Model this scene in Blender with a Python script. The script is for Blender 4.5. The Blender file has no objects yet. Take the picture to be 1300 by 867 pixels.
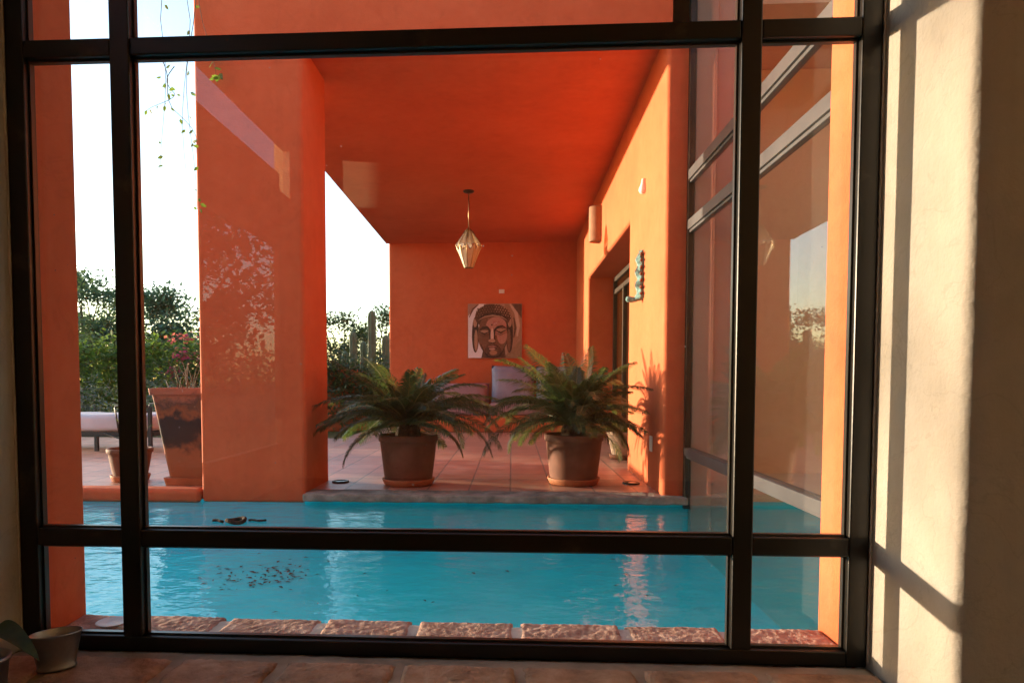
import bpy, bmesh, math, random
from mathutils import Vector, Matrix, noise
R = math.radians
random.seed(7)
S = bpy.context.scene
COL = S.collection

# ------------------------------------------------------------------ materials
def newmat(name):
    m = bpy.data.materials.new(name); m.use_nodes = True
    nt = m.node_tree; nt.nodes.clear()
    out = nt.nodes.new('ShaderNodeOutputMaterial')
    return m, nt, out
def N(nt, t, **kw):
    n = nt.nodes.new(t)
    for k, v in kw.items(): setattr(n, k, v)
    return n
def math_(nt, op, a, b=None, c=None):
    n = N(nt, 'ShaderNodeMath', operation=op)
    for i, v in enumerate((a, b, c)):
        if v is None: continue
        if isinstance(v, (int, float)): n.inputs[i].default_value = v
        else: nt.links.new(v, n.inputs[i])
    return n.outputs[0]
def coords(nt, scale=(1, 1, 1), loc=(0, 0, 0), rot=(0, 0, 0)):
    g = N(nt, 'ShaderNodeNewGeometry')
    mp = N(nt, 'ShaderNodeMapping')
    mp.inputs['Scale'].default_value = scale; mp.inputs['Location'].default_value = loc
    mp.inputs['Rotation'].default_value = rot
    nt.links.new(g.outputs['Position'], mp.inputs['Vector'])
    return mp.outputs[0]
def noise_(nt, vec, scale, detail=4, rough=.55):
    n = N(nt, 'ShaderNodeTexNoise'); n.inputs['Scale'].default_value = scale
    n.inputs['Detail'].default_value = detail; n.inputs['Roughness'].default_value = rough
    nt.links.new(vec, n.inputs['Vector']); return n.outputs['Fac']
def ramp(nt, fac, stops):
    r = N(nt, 'ShaderNodeValToRGB'); e = r.color_ramp.elements
    while len(e) > 1: e.remove(e[-1])
    e[0].position = stops[0][0]; e[0].color = tuple(stops[0][1]) + (1,)
    for p, c in stops[1:]:
        k = e.new(p); k.color = tuple(c) + (1,)
    nt.links.new(fac, r.inputs[0]); return r.outputs[0]
def mixc(nt, fac, a, b, mode='MIX'):
    n = N(nt, 'ShaderNodeMix', data_type='RGBA', blend_type=mode)
    for sock, v in ((n.inputs[0], fac), (n.inputs[6], a), (n.inputs[7], b)):
        if isinstance(v, (int, float)): sock.default_value = v
        elif isinstance(v, tuple): sock.default_value = v + (1,)
        else: nt.links.new(v, sock)
    return n.outputs[2]
def bump(nt, height, strength, dist=.01, normal=None):
    b = N(nt, 'ShaderNodeBump'); b.inputs['Strength'].default_value = strength
    b.inputs['Distance'].default_value = dist
    nt.links.new(height, b.inputs['Height'])
    if normal is not None: nt.links.new(normal, b.inputs['Normal'])
    return b.outputs[0]
def princ(nt, out, color, rough=.6, metal=0., normal=None, spec=.5):
    p = N(nt, 'ShaderNodeBsdfPrincipled')
    for k, v in (('Base Color', color), ('Roughness', rough), ('Metallic', metal), ('Specular IOR Level', spec)):
        s = p.inputs[k]
        if isinstance(v, (int, float)): s.default_value = v
        elif isinstance(v, tuple): s.default_value = v + (1,)
        else: nt.links.new(v, s)
    if normal is not None: nt.links.new(normal, p.inputs['Normal'])
    nt.links.new(p.outputs[0], out.inputs[0]); return p
def speckled(name, stops, scale=8, rough=.8, bs=.3, bscale=60, bdist=.004, metal=0., spec=.3, stretch=(1, 1, 1)):
    m, nt, out = newmat(name)
    v = coords(nt, stretch)
    a = noise_(nt, v, scale, 6, .6)
    col = ramp(nt, a, stops)
    f = noise_(nt, v, bscale, 5, .6)
    f2 = noise_(nt, v, bscale * .12, 3, .5)
    h = math_(nt, 'ADD', f, math_(nt, 'MULTIPLY', f2, 3.0))
    princ(nt, out, col, rough, metal, bump(nt, h, bs, bdist), spec)
    return m
def stucco(name, base, dark, light, rough=.85, bs=.35, splash=False):
    m, nt, out = newmat(name)
    v = coords(nt)
    big = noise_(nt, v, 1.3, 5, .6)
    mid = noise_(nt, v, 14, 5, .65)
    f = math_(nt, 'ADD', math_(nt, 'MULTIPLY', big, .65), math_(nt, 'MULTIPLY', mid, .35))
    col = ramp(nt, f, [(.3, dark), (.5, base), (.7, light)])
    # faint rain streaks and grime running down the face
    s = noise_(nt, coords(nt, (9, 9, .5)), 1.0, 4, .6)
    col = mixc(nt, math_(nt, 'MULTIPLY', ramp_val(nt, s, .58, .8), .22), col, tuple(c * .6 for c in dark))
    sep = N(nt, 'ShaderNodeSeparateXYZ'); nt.links.new(v, sep.inputs[0])
    zed = math_(nt, 'ADD', sep.outputs[2], math_(nt, 'MULTIPLY', noise_(nt, v, 11, 5, .7), -.30))
    if splash: col = mixc(nt, math_(nt, 'MULTIPLY', ramp_val(nt, zed, -.02, -.22), .45), col, tuple(c * .45 for c in base))
    vo = N(nt, 'ShaderNodeTexNoise'); vo.inputs['Scale'].default_value = 3.2; vo.inputs['Detail'].default_value = 8; vo.inputs['Distortion'].default_value = 1.4
    nt.links.new(v, vo.inputs['Vector'])
    crack = math_(nt, 'ABSOLUTE', math_(nt, 'SUBTRACT', vo.outputs['Fac'], .5))
    col = mixc(nt, math_(nt, 'MULTIPLY', ramp_val(nt, crack, .010, .0), .16), col, tuple(c * .5 for c in dark))
    fine = noise_(nt, v, 90, 4, .6)
    lump = noise_(nt, v, 9, 3, .5)
    h = math_(nt, 'ADD', fine, math_(nt, 'MULTIPLY', lump, 4.0))
    princ(nt, out, col, rough, 0, bump(nt, h, bs, .004), .25)
    return m
def ramp_val(nt, fac, a, b):
    n = N(nt, 'ShaderNodeMapRange'); n.inputs[1].default_value = a; n.inputs[2].default_value = b
    nt.links.new(fac, n.inputs[0]); return n.outputs[0]
def thin_glass(name, tint=(.97, .98, .97), veil=.0, dust=False, f0=.04, smear=0):
    """a pane: Schlick reflection mixed over straight transmission (both faces of the pane carry it)"""
    m, nt, out = newmat(name)
    g = N(nt, 'ShaderNodeNewGeometry')
    d = N(nt, 'ShaderNodeVectorMath', operation='DOT_PRODUCT')
    nt.links.new(g.outputs['Normal'], d.inputs[0]); nt.links.new(g.outputs['Incoming'], d.inputs[1])
    c = math_(nt, 'ABSOLUTE', d.outputs['Value'])
    p = math_(nt, 'POWER', math_(nt, 'SUBTRACT', 1.0, c), 5.0)
    r = math_(nt, 'ADD', f0, math_(nt, 'MULTIPLY', p, 1 - f0))
    t = N(nt, 'ShaderNodeBsdfTransparent'); t.inputs[0].default_value = tint + (1,)
    gl = N(nt, 'ShaderNodeBsdfGlossy'); gl.inputs['Roughness'].default_value = 0.0
    w = noise_(nt, coords(nt), 1.6, 1, .4)
    nt.links.new(bump(nt, w, .05, .01), gl.inputs['Normal'])
    mx = N(nt, 'ShaderNodeMixShader')
    nt.links.new(r, mx.inputs[0]); nt.links.new(t.outputs[0], mx.inputs[1]); nt.links.new(gl.outputs[0], mx.inputs[2])
    last = mx.outputs[0]
    if veil or dust:
        df = N(nt, 'ShaderNodeBsdfDiffuse'); df.inputs[0].default_value = (.8, .8, .78, 1)
        tr = N(nt, 'ShaderNodeBsdfTranslucent'); tr.inputs[0].default_value = (.8, .8, .78, 1)
        a = N(nt, 'ShaderNodeMixShader'); a.inputs[0].default_value = .5
        nt.links.new(df.outputs[0], a.inputs[1]); nt.links.new(tr.outputs[0], a.inputs[2])
        fac = math_(nt, 'MULTIPLY', noise_(nt, coords(nt, (1, 1, .35)), 2.5, 5, .65), veil * 2)
        if dust:
            vo = N(nt, 'ShaderNodeTexVoronoi'); vo.inputs['Scale'].default_value = 26
            nt.links.new(coords(nt), vo.inputs['Vector'])
            keep = math_(nt, 'GREATER_THAN', N_sep(nt, vo.outputs['Color']), .93)
            spot = math_(nt, 'LESS_THAN', vo.outputs['Distance'], .05)
            fac = math_(nt, 'ADD', fac, math_(nt, 'MULTIPLY', math_(nt, 'MULTIPLY', keep, spot), .30))
        m2 = N(nt, 'ShaderNodeMixShader')
        nt.links.new(fac, m2.inputs[0]); nt.links.new(last, m2.inputs[1]); nt.links.new(a.outputs[0], m2.inputs[2])
        last = m2.outputs[0]
    nt.links.new(last, out.inputs[0]); return m
def N_sep(nt, col):
    s = N(nt, 'ShaderNodeSeparateColor'); nt.links.new(col, s.inputs[0]); return s.outputs[0]
def leafmat(name, a, b, trans=.35, rough=.5, scale=3.0):
    m, nt, out = newmat(name)
    n = noise_(nt, coords(nt), scale, 4, .7)
    col = ramp(nt, n, [(.3, a), (.7, b)])
    p = N(nt, 'ShaderNodeBsdfPrincipled'); p.inputs['Roughness'].default_value = rough
    p.inputs['Specular IOR Level'].default_value = .4
    nt.links.new(col, p.inputs['Base Color'])
    t = N(nt, 'ShaderNodeBsdfTranslucent'); nt.links.new(mixc(nt, .4, col, (.24, .36, .05)), t.inputs[0])
    mx = N(nt, 'ShaderNodeMixShader'); mx.inputs[0].default_value = trans
    nt.links.new(p.outputs[0], mx.inputs[1]); nt.links.new(t.outputs[0], mx.inputs[2])
    nt.links.new(mx.outputs[0], out.inputs[0]); return m

M = {}
M['red'] = stucco('red stucco', (.58, .128, .044), (.48, .098, .034), (.65, .158, .060), splash=True)
M['cream'] = stucco('cream stucco', (.47, .415, .35), (.41, .36, .295), (.52, .465, .40), .9, .5)
M['room'] = stucco('room plaster', (.58, .42, .25), (.50, .35, .20), (.64, .48, .30), .9, .3)
M['dim_room'] = stucco('dim room plaster', (.84, .62, .38), (.79, .57, .34), (.87, .66, .42), .9, .3)
M['brown_room'] = stucco('brown plaster', (.72, .64, .40), (.66, .57, .35), (.77, .69, .46), .9, .2)
M['stone'] = speckled('pool stone edge', [(.25, (.10, .095, .08)), (.5, (.25, .23, .19)), (.75, (.42, .39, .33))], 9, .85, .7, 40, .01)
M['cantera'] = speckled('pink stone', [(.25, (.20, .10, .07)), (.5, (.47, .29, .22)), (.75, (.62, .43, .34))], 16, .9, .9, 55, .012)
M['mortar'] = speckled('mortar', [(.3, (.42, .37, .32)), (.7, (.60, .55, .49))], 12, .95, .5, 90, .004)
M['sillbrick'] = speckled('sill clay', [(.25, (.18, .105, .065)), (.5, (.42, .265, .175)), (.75, (.58, .41, .30))], 11, .8, .9, 45, .01)
M['sillmortar'] = speckled('sill mortar', [(.3, (.26, .20, .15)), (.7, (.44, .36, .28))], 9, .9, .5, 70, .004)
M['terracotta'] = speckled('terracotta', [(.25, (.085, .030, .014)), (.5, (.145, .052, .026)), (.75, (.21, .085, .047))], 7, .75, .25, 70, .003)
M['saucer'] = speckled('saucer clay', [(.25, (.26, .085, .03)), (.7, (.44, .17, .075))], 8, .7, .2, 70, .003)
M['paleclay'] = speckled('pale clay', [(.25, (.30, .19, .12)), (.7, (.45, .33, .24))], 9, .8, .2, 70, .003)
M['soil'] = speckled('soil', [(.3, (.02, .013, .008)), (.7, (.07, .045, .028))], 30, .95, .8, 80, .01)
M['trunk'] = speckled('palm trunk', [(.3, (.03, .018, .01)), (.7, (.10, .065, .035))], 40, .95, .9, 60, .02)
M['bark'] = speckled('bark', [(.3, (.05, .035, .025)), (.7, (.14, .10, .07))], 20, .95, .8, 60, .01)
M['steel'] = speckled('dark bronze painted steel', [(.3, (.006, .0045, .003)), (.62, (.013, .0095, .006)), (.70, (.045, .034, .024)), (.76, (.012, .009, .006))], 5, .34, .12, 30, .003, 0, .45)
M['bead'] = speckled('glazing bead', [(.3, (.022, .016, .010)), (.7, (.045, .033, .02))], 8, .35, .12, 40, .002, 0, .6)
M['alu'] = speckled('grey mullion', [(.3, (.05, .046, .047)), (.7, (.075, .07, .07))], 5, .4, .08, 40, .002, 0, .5)
M['blackmetal'] = speckled('black iron', [(.3, (.012, .012, .012)), (.7, (.03, .03, .03))], 10, .45, .2, 60, .002, 0, .5)
M['galv'] = speckled('galvanised tin', [(.3, (.25, .265, .28)), (.7, (.40, .42, .44))], 14, .42, .1, 30, .002, 1.0)
M['glass'] = thin_glass('window glass', (.985, .985, .98), .0015, True)
M['screenglass'] = thin_glass('screen glass', (.93, .95, .92), .003, False, .028)
M['doorglass'] = thin_glass('door glass', (.85, .87, .84), .0, False, .05)
M['white'] = speckled('white plastic', [(.3, (.68, .66, .6)), (.7, (.8, .78, .74))], 5, .5, .02, 50, .001)
M['cushion'] = speckled('grey blue fabric', [(.3, (.22, .22, .30)), (.7, (.31, .31, .40))], 4, .95, .4, 260, .002, 0, .1)
M['mauve'] = speckled('mauve fabric', [(.3, (.27, .17, .19)), (.7, (.37, .25, .27))], 4, .95, .4, 260, .002, 0, .1)
M['mattress'] = speckled('pale mattress', [(.3, (.55, .53, .56)), (.7, (.68, .66, .68))], 3, .95, .4, 200, .002, 0, .1)
M['frond'] = leafmat('cycad leaf', (.010, .034, .017), (.038, .085, .034), .26, .36, 5)
M['frond_y'] = leafmat('yellowing leaf', (.09, .10, .02), (.26, .17, .03), .4, .5, 6)
M['rachis'] = leafmat('leaf stalk', (.10, .12, .03), (.20, .19, .05), .1, .5, 6)
M['leaf_tree'] = leafmat('acacia leaf', (.055, .105, .075), (.13, .19, .13), .35, .6, 1.2)
M['leaf_hedge'] = leafmat('hedge leaf', (.03, .07, .014), (.15, .23, .035), .4, .6, 2.2)
M['leaf_dark'] = leafmat('dark shrub leaf', (.014, .030, .012), (.045, .075, .025), .25, .6, 2.5)
M['leaf_grey'] = leafmat('grey green leaf', (.10, .12, .09), (.20, .21, .20), .25, .7, 2.5)
M['leaf_vine'] = leafmat('vine leaf', (.05, .11, .015), (.16, .24, .03), .45, .5, 8)
M['leaf_pot'] = leafmat('strappy leaf', (.012, .035, .010), (.045, .075, .02), .12, .6, 30)
M['leaf_far'] = leafmat('far leaf', (.06, .09, .05), (.12, .15, .08), .3, .7, .6)
M['pink'] = leafmat('bougainvillea', (.55, .02, .10), (.70, .05, .20), .5, .6, 9)
M['stem'] = speckled('vine stem', [(.3, (.06, .045, .03)), (.7, (.12, .09, .06))], 20, .8)
M['cactus'] = speckled('cactus skin', [(.3, (.07, .10, .06)), (.7, (.13, .17, .10))], 8, .7, .3, 50, .004)
M['lampwood'] = speckled('pale lamp slat', [(.3, (.50, .42, .26)), (.7, (.66, .58, .40))], 12, .5, .15, 60, .002)
M['brass'] = speckled('brass', [(.3, (.28, .2, .1)), (.7, (.4, .3, .16))], 12, .35, .1, 60, .001, 1.)
M['bulb'] = thin_glass('bulb glass', (.95, .95, .95), .15, False, .08)
M['amber'] = thin_glass('smoky amber glass', (.72, .60, .42), .25, False, .05)
M['dark'] = speckled('dark plastic', [(.3, (.012, .010, .010)), (.7, (.03, .025, .022))], 10, .4, .1, 60, .001)
M['clay_lamp'] = speckled('clay sconce', [(.3, (.27, .14, .075)), (.7, (.38, .21, .12))], 9, .8, .2, 60, .003)
M['doorwood'] = speckled('dark door metal', [(.3, (.03, .022, .015)), (.7, (.065, .05, .035))], 6, .4, .1, 60, .002)

def mk_turquoise():
    m, nt, out = newmat('worn turquoise carving')
    v = coords(nt)
    a = noise_(nt, v, 30, 6, .7)
    col = ramp(nt, a, [(.36, (.08, .045, .025)), (.47, (.10, .21, .20)), (.62, (.22, .42, .40)), (.78, (.45, .55, .5))])
    princ(nt, out, col, .75, 0, bump(nt, noise_(nt, v, 60, 5, .6), .8, .006), .3)
    return m
M['turq'] = mk_turquoise()

def mk_planter():
    m, nt, out = newmat('weathered clay planter')
    v = coords(nt)
    z = N(nt, 'ShaderNodeSeparateXYZ'); nt.links.new(v, z.inputs[0])
    n = noise_(nt, v, 7, 6, .65)
    zz = math_(nt, 'ADD', z.outputs[2], math_(nt, 'MULTIPLY', math_(nt, 'SUBTRACT', n, .5), .5))
    col = ramp(nt, zz, [(.02, (.30, .11, .045)), (.26, (.33, .125, .055)), (.34, (.05, .035, .028)), (.50, (.035, .03, .03)), (.56, (.28, .10, .04)), (.64, (.10, .06, .045)), (.72, (.36, .14, .08))])
    sp = noise_(nt, v, 34, 5, .7)
    col = mixc(nt, ramp_val(nt, sp, .66, .72), col, (.42, .38, .34))
    princ(nt, out, col, .8, 0, bump(nt, sp, .4, .006), .25)
    return m
M['planter'] = mk_planter()

def mk_tiles():
    m, nt, out = newmat('terracotta tiles')
    v = coords(nt, (1, 1, 1), (.01, -.03, 0))
    b = N(nt, 'ShaderNodeTexBrick'); b.offset = 0.0; b.squash = 1.0
    b.inputs['Scale'].default_value = 1.0
    b.inputs['Brick Width'].default_value = .302; b.inputs['Row Height'].default_value = .302
    b.inputs['Mortar Size'].default_value = .0075; b.inputs['Mortar Smooth'].default_value = .25
    b.inputs['Bias'].default_value = 0.0
    b.inputs['Color1'].default_value = (.34, .15, .095, 1); b.inputs['Color2'].default_value = (.52, .27, .19, 1)
    b.inputs['Mortar'].default_value = (.20, .145, .11, 1)
    nt.links.new(v, b.inputs['Vector'])
    n = noise_(nt, coords(nt), 5, 6, .65)
    n2 = noise_(nt, coords(nt), 38, 4, .6)
    col = mixc(nt, .55, b.outputs['Color'], ramp(nt, n, [(.3, (.33, .15, .10)), (.5, (.54, .30, .21)), (.72, (.68, .50, .40))]))
    col = mixc(nt, b.outputs['Fac'], col, ramp(nt, n2, [(.35, (.09, .065, .05)), (.65, (.30, .24, .20))]))
    rr = math_(nt, 'ADD', .20, math_(nt, 'MULTIPLY', n, .35))
    h = math_(nt, 'SUBTRACT', math_(nt, 'MULTIPLY', n2, .25), math_(nt, 'MULTIPLY', b.outputs['Fac'], 1.0))
    h = math_(nt, 'ADD', h, math_(nt, 'MULTIPLY', n, .6))
    princ(nt, out, col, rr, 0, bump(nt, h, .45, .006), .45)
    return m
M['tiles'] = mk_tiles()

def mk_pool():
    m, nt, out = newmat('turquoise pool paint')
    v = coords(nt)
    n = noise_(nt, v, 2.2, 5, .6); n2 = noise_(nt, v, 26, 4, .7)
    col = ramp(nt, n, [(.3, (.018, .66, .78)), (.55, (.025, .75, .86)), (.75, (.05, .79, .88))])
    col = mixc(nt, math_(nt, 'MULTIPLY', ramp_val(nt, n2, .62, .78), .25), col, (.03, .20, .24))
    princ(nt, out, col, .7, 0, None, .2)
    return m
M['pool'] = mk_pool()

def mk_water():
    m, nt, out = newmat('pool water')
    a = noise_(nt, coords(nt, (1, 1.5, 1)), 7.0, 3, .5)
    b = noise_(nt, coords(nt, (1, 1.4, 1), (3, 1, 0)), 24.0, 2, .5)
    c = noise_(nt, coords(nt), 1.1, 2, .5)
    h = math_(nt, 'ADD', math_(nt, 'MULTIPLY', a, 1.0), math_(nt, 'MULTIPLY', b, .16))
    h = math_(nt, 'MULTIPLY', h, math_(nt, 'ADD', .35, c))
    nb = bump(nt, h, .22, .045)
    g = N(nt, 'ShaderNodeNewGeometry')
    d = N(nt, 'ShaderNodeVectorMath', operation='DOT_PRODUCT')
    nt.links.new(nb, d.inputs[0]); nt.links.new(g.outputs['Incoming'], d.inputs[1])
    cc = math_(nt, 'MINIMUM', math_(nt, 'ABSOLUTE', d.outputs['Value']), 1.0)
    p = math_(nt, 'POWER', math_(nt, 'SUBTRACT', 1.0, cc), 5.5)
    r = math_(nt, 'ADD', .018, math_(nt, 'MULTIPLY', p, .98))
    t = N(nt, 'ShaderNodeBsdfTransparent'); t.inputs[0].default_value = (.80, .99, 1, 1)
    gl = N(nt, 'ShaderNodeBsdfGlossy'); gl.inputs['Roughness'].default_value = .02
    nt.links.new(nb, gl.inputs['Normal'])
    mx = N(nt, 'ShaderNodeMixShader')
    nt.links.new(r, mx.inputs[0]); nt.links.new(t.outputs[0], mx.inputs[1]); nt.links.new(gl.outputs[0], mx.inputs[2])
    nt.links.new(mx.outputs[0], out.inputs[0]); return m
M['water'] = mk_water()

def mk_ground():
    m, nt, out = newmat('garden ground')
    v = coords(nt)
    n = noise_(nt, v, .8, 6, .65); n2 = noise_(nt, v, 25, 4, .7)
    col = mixc(nt, .5, ramp(nt, n, [(.35, (.05, .075, .025)), (.55, (.09, .10, .04)), (.7, (.17, .12, .07))]),
               ramp(nt, n2, [(.3, (.03, .05, .015)), (.7, (.16, .16, .07))]))
    princ(nt, out, col, .95, 0, bump(nt, n2, .8, .03), .1)
    return m
M['ground'] = mk_ground()

def mk_paint():
    m, nt, out = newmat('acrylic on canvas')
    at = N(nt, 'ShaderNodeAttribute'); at.attribute_name = 'paint'
    n = noise_(nt, coords(nt, (1, 1, 1)), 45, 6, .7)
    col = mixc(nt, ramp_val(nt, n, .56, .70), at.outputs['Color'], mixc(nt, .45, at.outputs['Color'], (.62, .42, .30)))
    col = mixc(nt, ramp_val(nt, n, .42, .32), col, mixc(nt, .5, col, (.05, .02, .012)))
    princ(nt, out, col, .55, 0, bump(nt, n, .3, .002), .4)
    return m
M['paint'] = mk_paint()

# ------------------------------------------------------------------ mesh helpers
def box(bm, x0, x1, y0, y1, z0, z1, mi=0):
    vs = [bm.verts.new((x, y, z)) for z in (z0, z1) for y in (y0, y1) for x in (x0, x1)]
    fs = [(0, 2, 3, 1), (4, 5, 7, 6), (0, 1, 5, 4), (2, 6, 7, 3), (0, 4, 6, 2), (1, 3, 7, 5)]
    out = []
    for f in fs:
        k = bm.faces.new([vs[i] for i in f]); k.material_index = mi; out.append(k)
    return out
def rbox(bm, x0, x1, y0, y1, z0, z1, r=.01, seg=3, mi=0):
    t = bmesh.new(); box(t, x0, x1, y0, y1, z0, z1, mi)
    bmesh.ops.bevel(t, geom=list(t.edges), offset=r, segments=seg, affect='EDGES', profile=.5)
    for f in t.faces: f.material_index = mi; f.smooth = False
    merge(bm, t)
def merge(bm, t):
    me = bpy.data.meshes.new('t'); t.to_mesh(me); t.free(); bm.from_mesh(me); bpy.data.meshes.remove(me)
def tube(bm, pts, rad, seg=8, cap=True, mi=0):
    pts = [Vector(p) for p in pts]
    if not hasattr(rad, '__len__'): rad = [rad] * len(pts)
    rings = []
    up = None
    for i, p in enumerate(pts):
        d = (pts[min(i + 1, len(pts) - 1)] - pts[max(i - 1, 0)]).normalized()
        if up is None:
            up = Vector((0, 0, 1)) if abs(d.z) < .9 else Vector((1, 0, 0))
        a = d.cross(up)
        if a.length < 1e-4: a = d.cross(Vector((0, 1, .3)))
        a.normalize(); b = a.cross(d).normalized(); up = b
        rings.append([bm.verts.new(p + (a * math.cos(2 * math.pi * k / seg) + b * math.sin(2 * math.pi * k / seg)) * rad[i]) for k in range(seg)])
    for r0, r1 in zip(rings, rings[1:]):
        for k in range(seg):
            f = bm.faces.new((r0[k], r0[(k + 1) % seg], r1[(k + 1) % seg], r1[k])); f.smooth = True; f.material_index = mi
    if cap:
        for r in (rings[0][::-1], rings[-1]):
            f = bm.faces.new(r); f.material_index = mi
def lathe(bm, prof, cx=0, cy=0, seg=40, sx=1., sy=1., rot=0., mi=0, wob=0.):
    rings = []
    for r, z in prof:
        ring = []
        for k in range(seg):
            a = 2 * math.pi * k / seg
            rr = r * (1 + wob * noise.noise(Vector((math.cos(a) * 2 + cx, math.sin(a) * 2 + cy, z * 6))))
            x, y = math.cos(a) * rr * sx, math.sin(a) * rr * sy
            ring.append(bm.verts.new((cx + x * math.cos(rot) - y * math.sin(rot), cy + x * math.sin(rot) + y * math.cos(rot), z)))
        rings.append(ring)
    for r0, r1 in zip(rings, rings[1:]):
        for k in range(seg):
            f = bm.faces.new((r0[k], r0[(k + 1) % seg], r1[(k + 1) % seg], r1[k])); f.smooth = True; f.material_index = mi
    return rings
def capring(bm, ring, flip=False, mi=0):
    f = bm.faces.new(ring[::-1] if flip else ring); f.material_index = mi
def roughen(bm, amp, scale, seed=0):
    for v in bm.verts:
        p = v.co * scale + Vector((seed, seed * .7, seed * .3))
        v.co += Vector((noise.noise(p), noise.noise(p + Vector((9, 0, 0))), noise.noise(p + Vector((0, 9, 0))))) * amp
def prism(bm, poly, axis, a, b, mi=0):
    """poly in the two other axes, extruded from a to b along axis"""
    def P(u, v, w): return {'x': (w, u, v), 'y': (u, w, v), 'z': (u, v, w)}[axis]
    r0 = [bm.verts.new(P(u, v, a)) for u, v in poly]; r1 = [bm.verts.new(P(u, v, b)) for u, v in poly]
    n = len(poly)
    for k in range(n):
        f = bm.faces.new((r0[k], r0[(k + 1) % n], r1[(k + 1) % n], r1[k])); f.material_index = mi
    f = bm.faces.new(r0[::-1]); f.material_index = mi
    f = bm.faces.new(r1); f.material_index = mi

def obj(name, bm, mat, parent=None, loc=None, label=None, recalc=True):
    if recalc: bmesh.ops.recalc_face_normals(bm, faces=list(bm.faces))
    off = Vector(parent.location) if parent is not None and parent.get('wl') is None else None
    if parent is not None:
        p = parent; off = Vector((0, 0, 0))
        while p is not None: off += Vector(p.location); p = p.parent
    elif loc is not None: off = Vector(loc)
    else: off = Vector((0, 0, 0))
    for v in bm.verts: v.co -= off
    me = bpy.data.meshes.new(name); bm.to_mesh(me); bm.free()
    for m in (mat if isinstance(mat, (list, tuple)) else [mat]): me.materials.append(m)
    o = bpy.data.objects.new(name, me); COL.objects.link(o)
    if parent is not None: o.parent = parent
    elif loc is not None: o.location = loc
    if label: o['label'] = label
    return o
def thing(name, label, cat, loc=(0, 0, 0), group=None):
    o = bpy.data.objects.new(name, None); COL.objects.link(o); o.location = loc
    o.empty_display_size = .1
    o['label'] = label; o['category'] = cat
    if group: o['group'] = group
    return o
def tag(o, label=None, cat=None, group=None, kind=None):
    if label: o['label'] = label
    if cat: o['category'] = cat
    if group: o['group'] = group
    if kind: o['kind'] = kind
    return o
def B(*a, r=None, **k):
    bm = bmesh.new()
    (rbox(bm, *a, r=r, **k) if r else box(bm, *a)); return bm
def bev_mod(o, w=.02, seg=3):
    m = o.modifiers.new('bevel', 'BEVEL'); m.width = w; m.segments = seg; m.limit_method = 'ANGLE'; m.angle_limit = R(40)
    for p in o.data.polygons: p.use_smooth = False
    return o

# ------------------------------------------------------------------ ground, pool, paving
WL = -.07                                   # water level
bm = bmesh.new()
# garden sheet with the pool cut out of it
def sheet(bm, xs, ys, z, skip):
    vs = {(i, j): bm.verts.new((x, y, z)) for i, x in enumerate(xs) for j, y in enumerate(ys)}
    for i in range(len(xs) - 1):
        for j in range(len(ys) - 1):
            if (i, j) in skip: continue
            bm.faces.new((vs[i, j], vs[i + 1, j], vs[i + 1, j + 1], vs[i, j + 1]))
sheet(bm, (-400, -5.2, 6.5, 400), (-400, 1.9, 5.2, 600), -.12, {(1, 1)})
tag(obj('ground', bm, M['ground']), kind='structure')

bm = bmesh.new()                            # paved terrace, with step down to the garden
box(bm, -9.0, -2.3, 4.90, 9.2, -.119, 0.0)
box(bm, -2.3, -1.47, 5.40, 11.3, -.119, 0.0)
box(bm, -1.47, 1.036, 4.9, 11.3, -.119, 0.0)
box(bm, 1.036, 1.5, 6.19, 9.49, -.119, 0.0)
tag(obj('terrace_floor', bm, M['tiles']), kind='structure')

bm = bmesh.new()                            # pool shell
PX0, PX1, PY0, PY1, PZ = -5.1, 2.6, 2.06, 4.76, -.335
for a in ((PX0, PX1, PY0, PY1, PZ - .1, PZ), (PX0 - .1, PX0, PY0, PY1, PZ, -.01), (PX1, PX1 + .1, PY0, PY1, PZ, -.01),
          (PX0 - .1, PX1 + .1, PY1, PY1 + .1, PZ, -.055), (PX0 - .1, PX1 + .1, PY0 - .1, PY0, PZ, -.01), (-1.455, PX1 - .003, 4.742, 4.759, PZ + .001, -.056)):
    box(bm, *a)
tag(obj('pool', bm, M['pool']), kind='structure')
bm = bmesh.new(); box_v = [bm.verts.new(p) for p in ((PX0 + .002, PY0 + .002, WL), (PX1 - .002, PY0 + .002, WL), (PX1 - .002, PY1 - .002, WL), (PX0 + .002, PY1 - .002, WL))]
bm.faces.new(box_v)
tag(obj('pool_water', bm, M['water'], recalc=False), kind='structure')

# stone edge of the terrace, above the water
bm = bmesh.new()
rbox(bm, -1.466, 1.195, 4.675, 4.898, -.053, .002, r=.012)
bmesh.ops.subdivide_edges(bm, edges=[e for e in bm.edges if e.calc_length() > .5], cuts=60, use_grid_fill=True)
roughen(bm, .006, 14)
tag(obj('pool_edging', bm, M['stone'], loc=(0, 4.7, -.053)), 'grey weathered stone slab edging the pool under the palm terrace', 'kerb')
bm = bmesh.new(); rbox(bm, -5.2, -2.226, 4.725, 4.898, WL - .012, .018, r=.035, seg=5)
tag(obj('pool_kerb', bm, M['red'], loc=(-3.7, 4.8, -.3)), 'rounded red plaster kerb along the pool in front of the lounger patio', 'kerb')

# ------------------------------------------------------------------ terrace building
def building(name, bm, label, cat, mat=None, loc=(0, 0, 0), bevel=.02):
    o = obj(name, bm, mat or M['red'], loc=loc); tag(o, label, cat)
    if bevel: bev_mod(o, bevel)
    return o
bm = bmesh.new(); box(bm, -2.224, -1.458, 4.75, 5.36, WL - .012, 3.137)
building('terrace_column', bm, 'thick red plaster column rising out of the pool water beside the left palm', 'column', loc=(-1.84, 5.05, -.34), bevel=.03)

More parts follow.
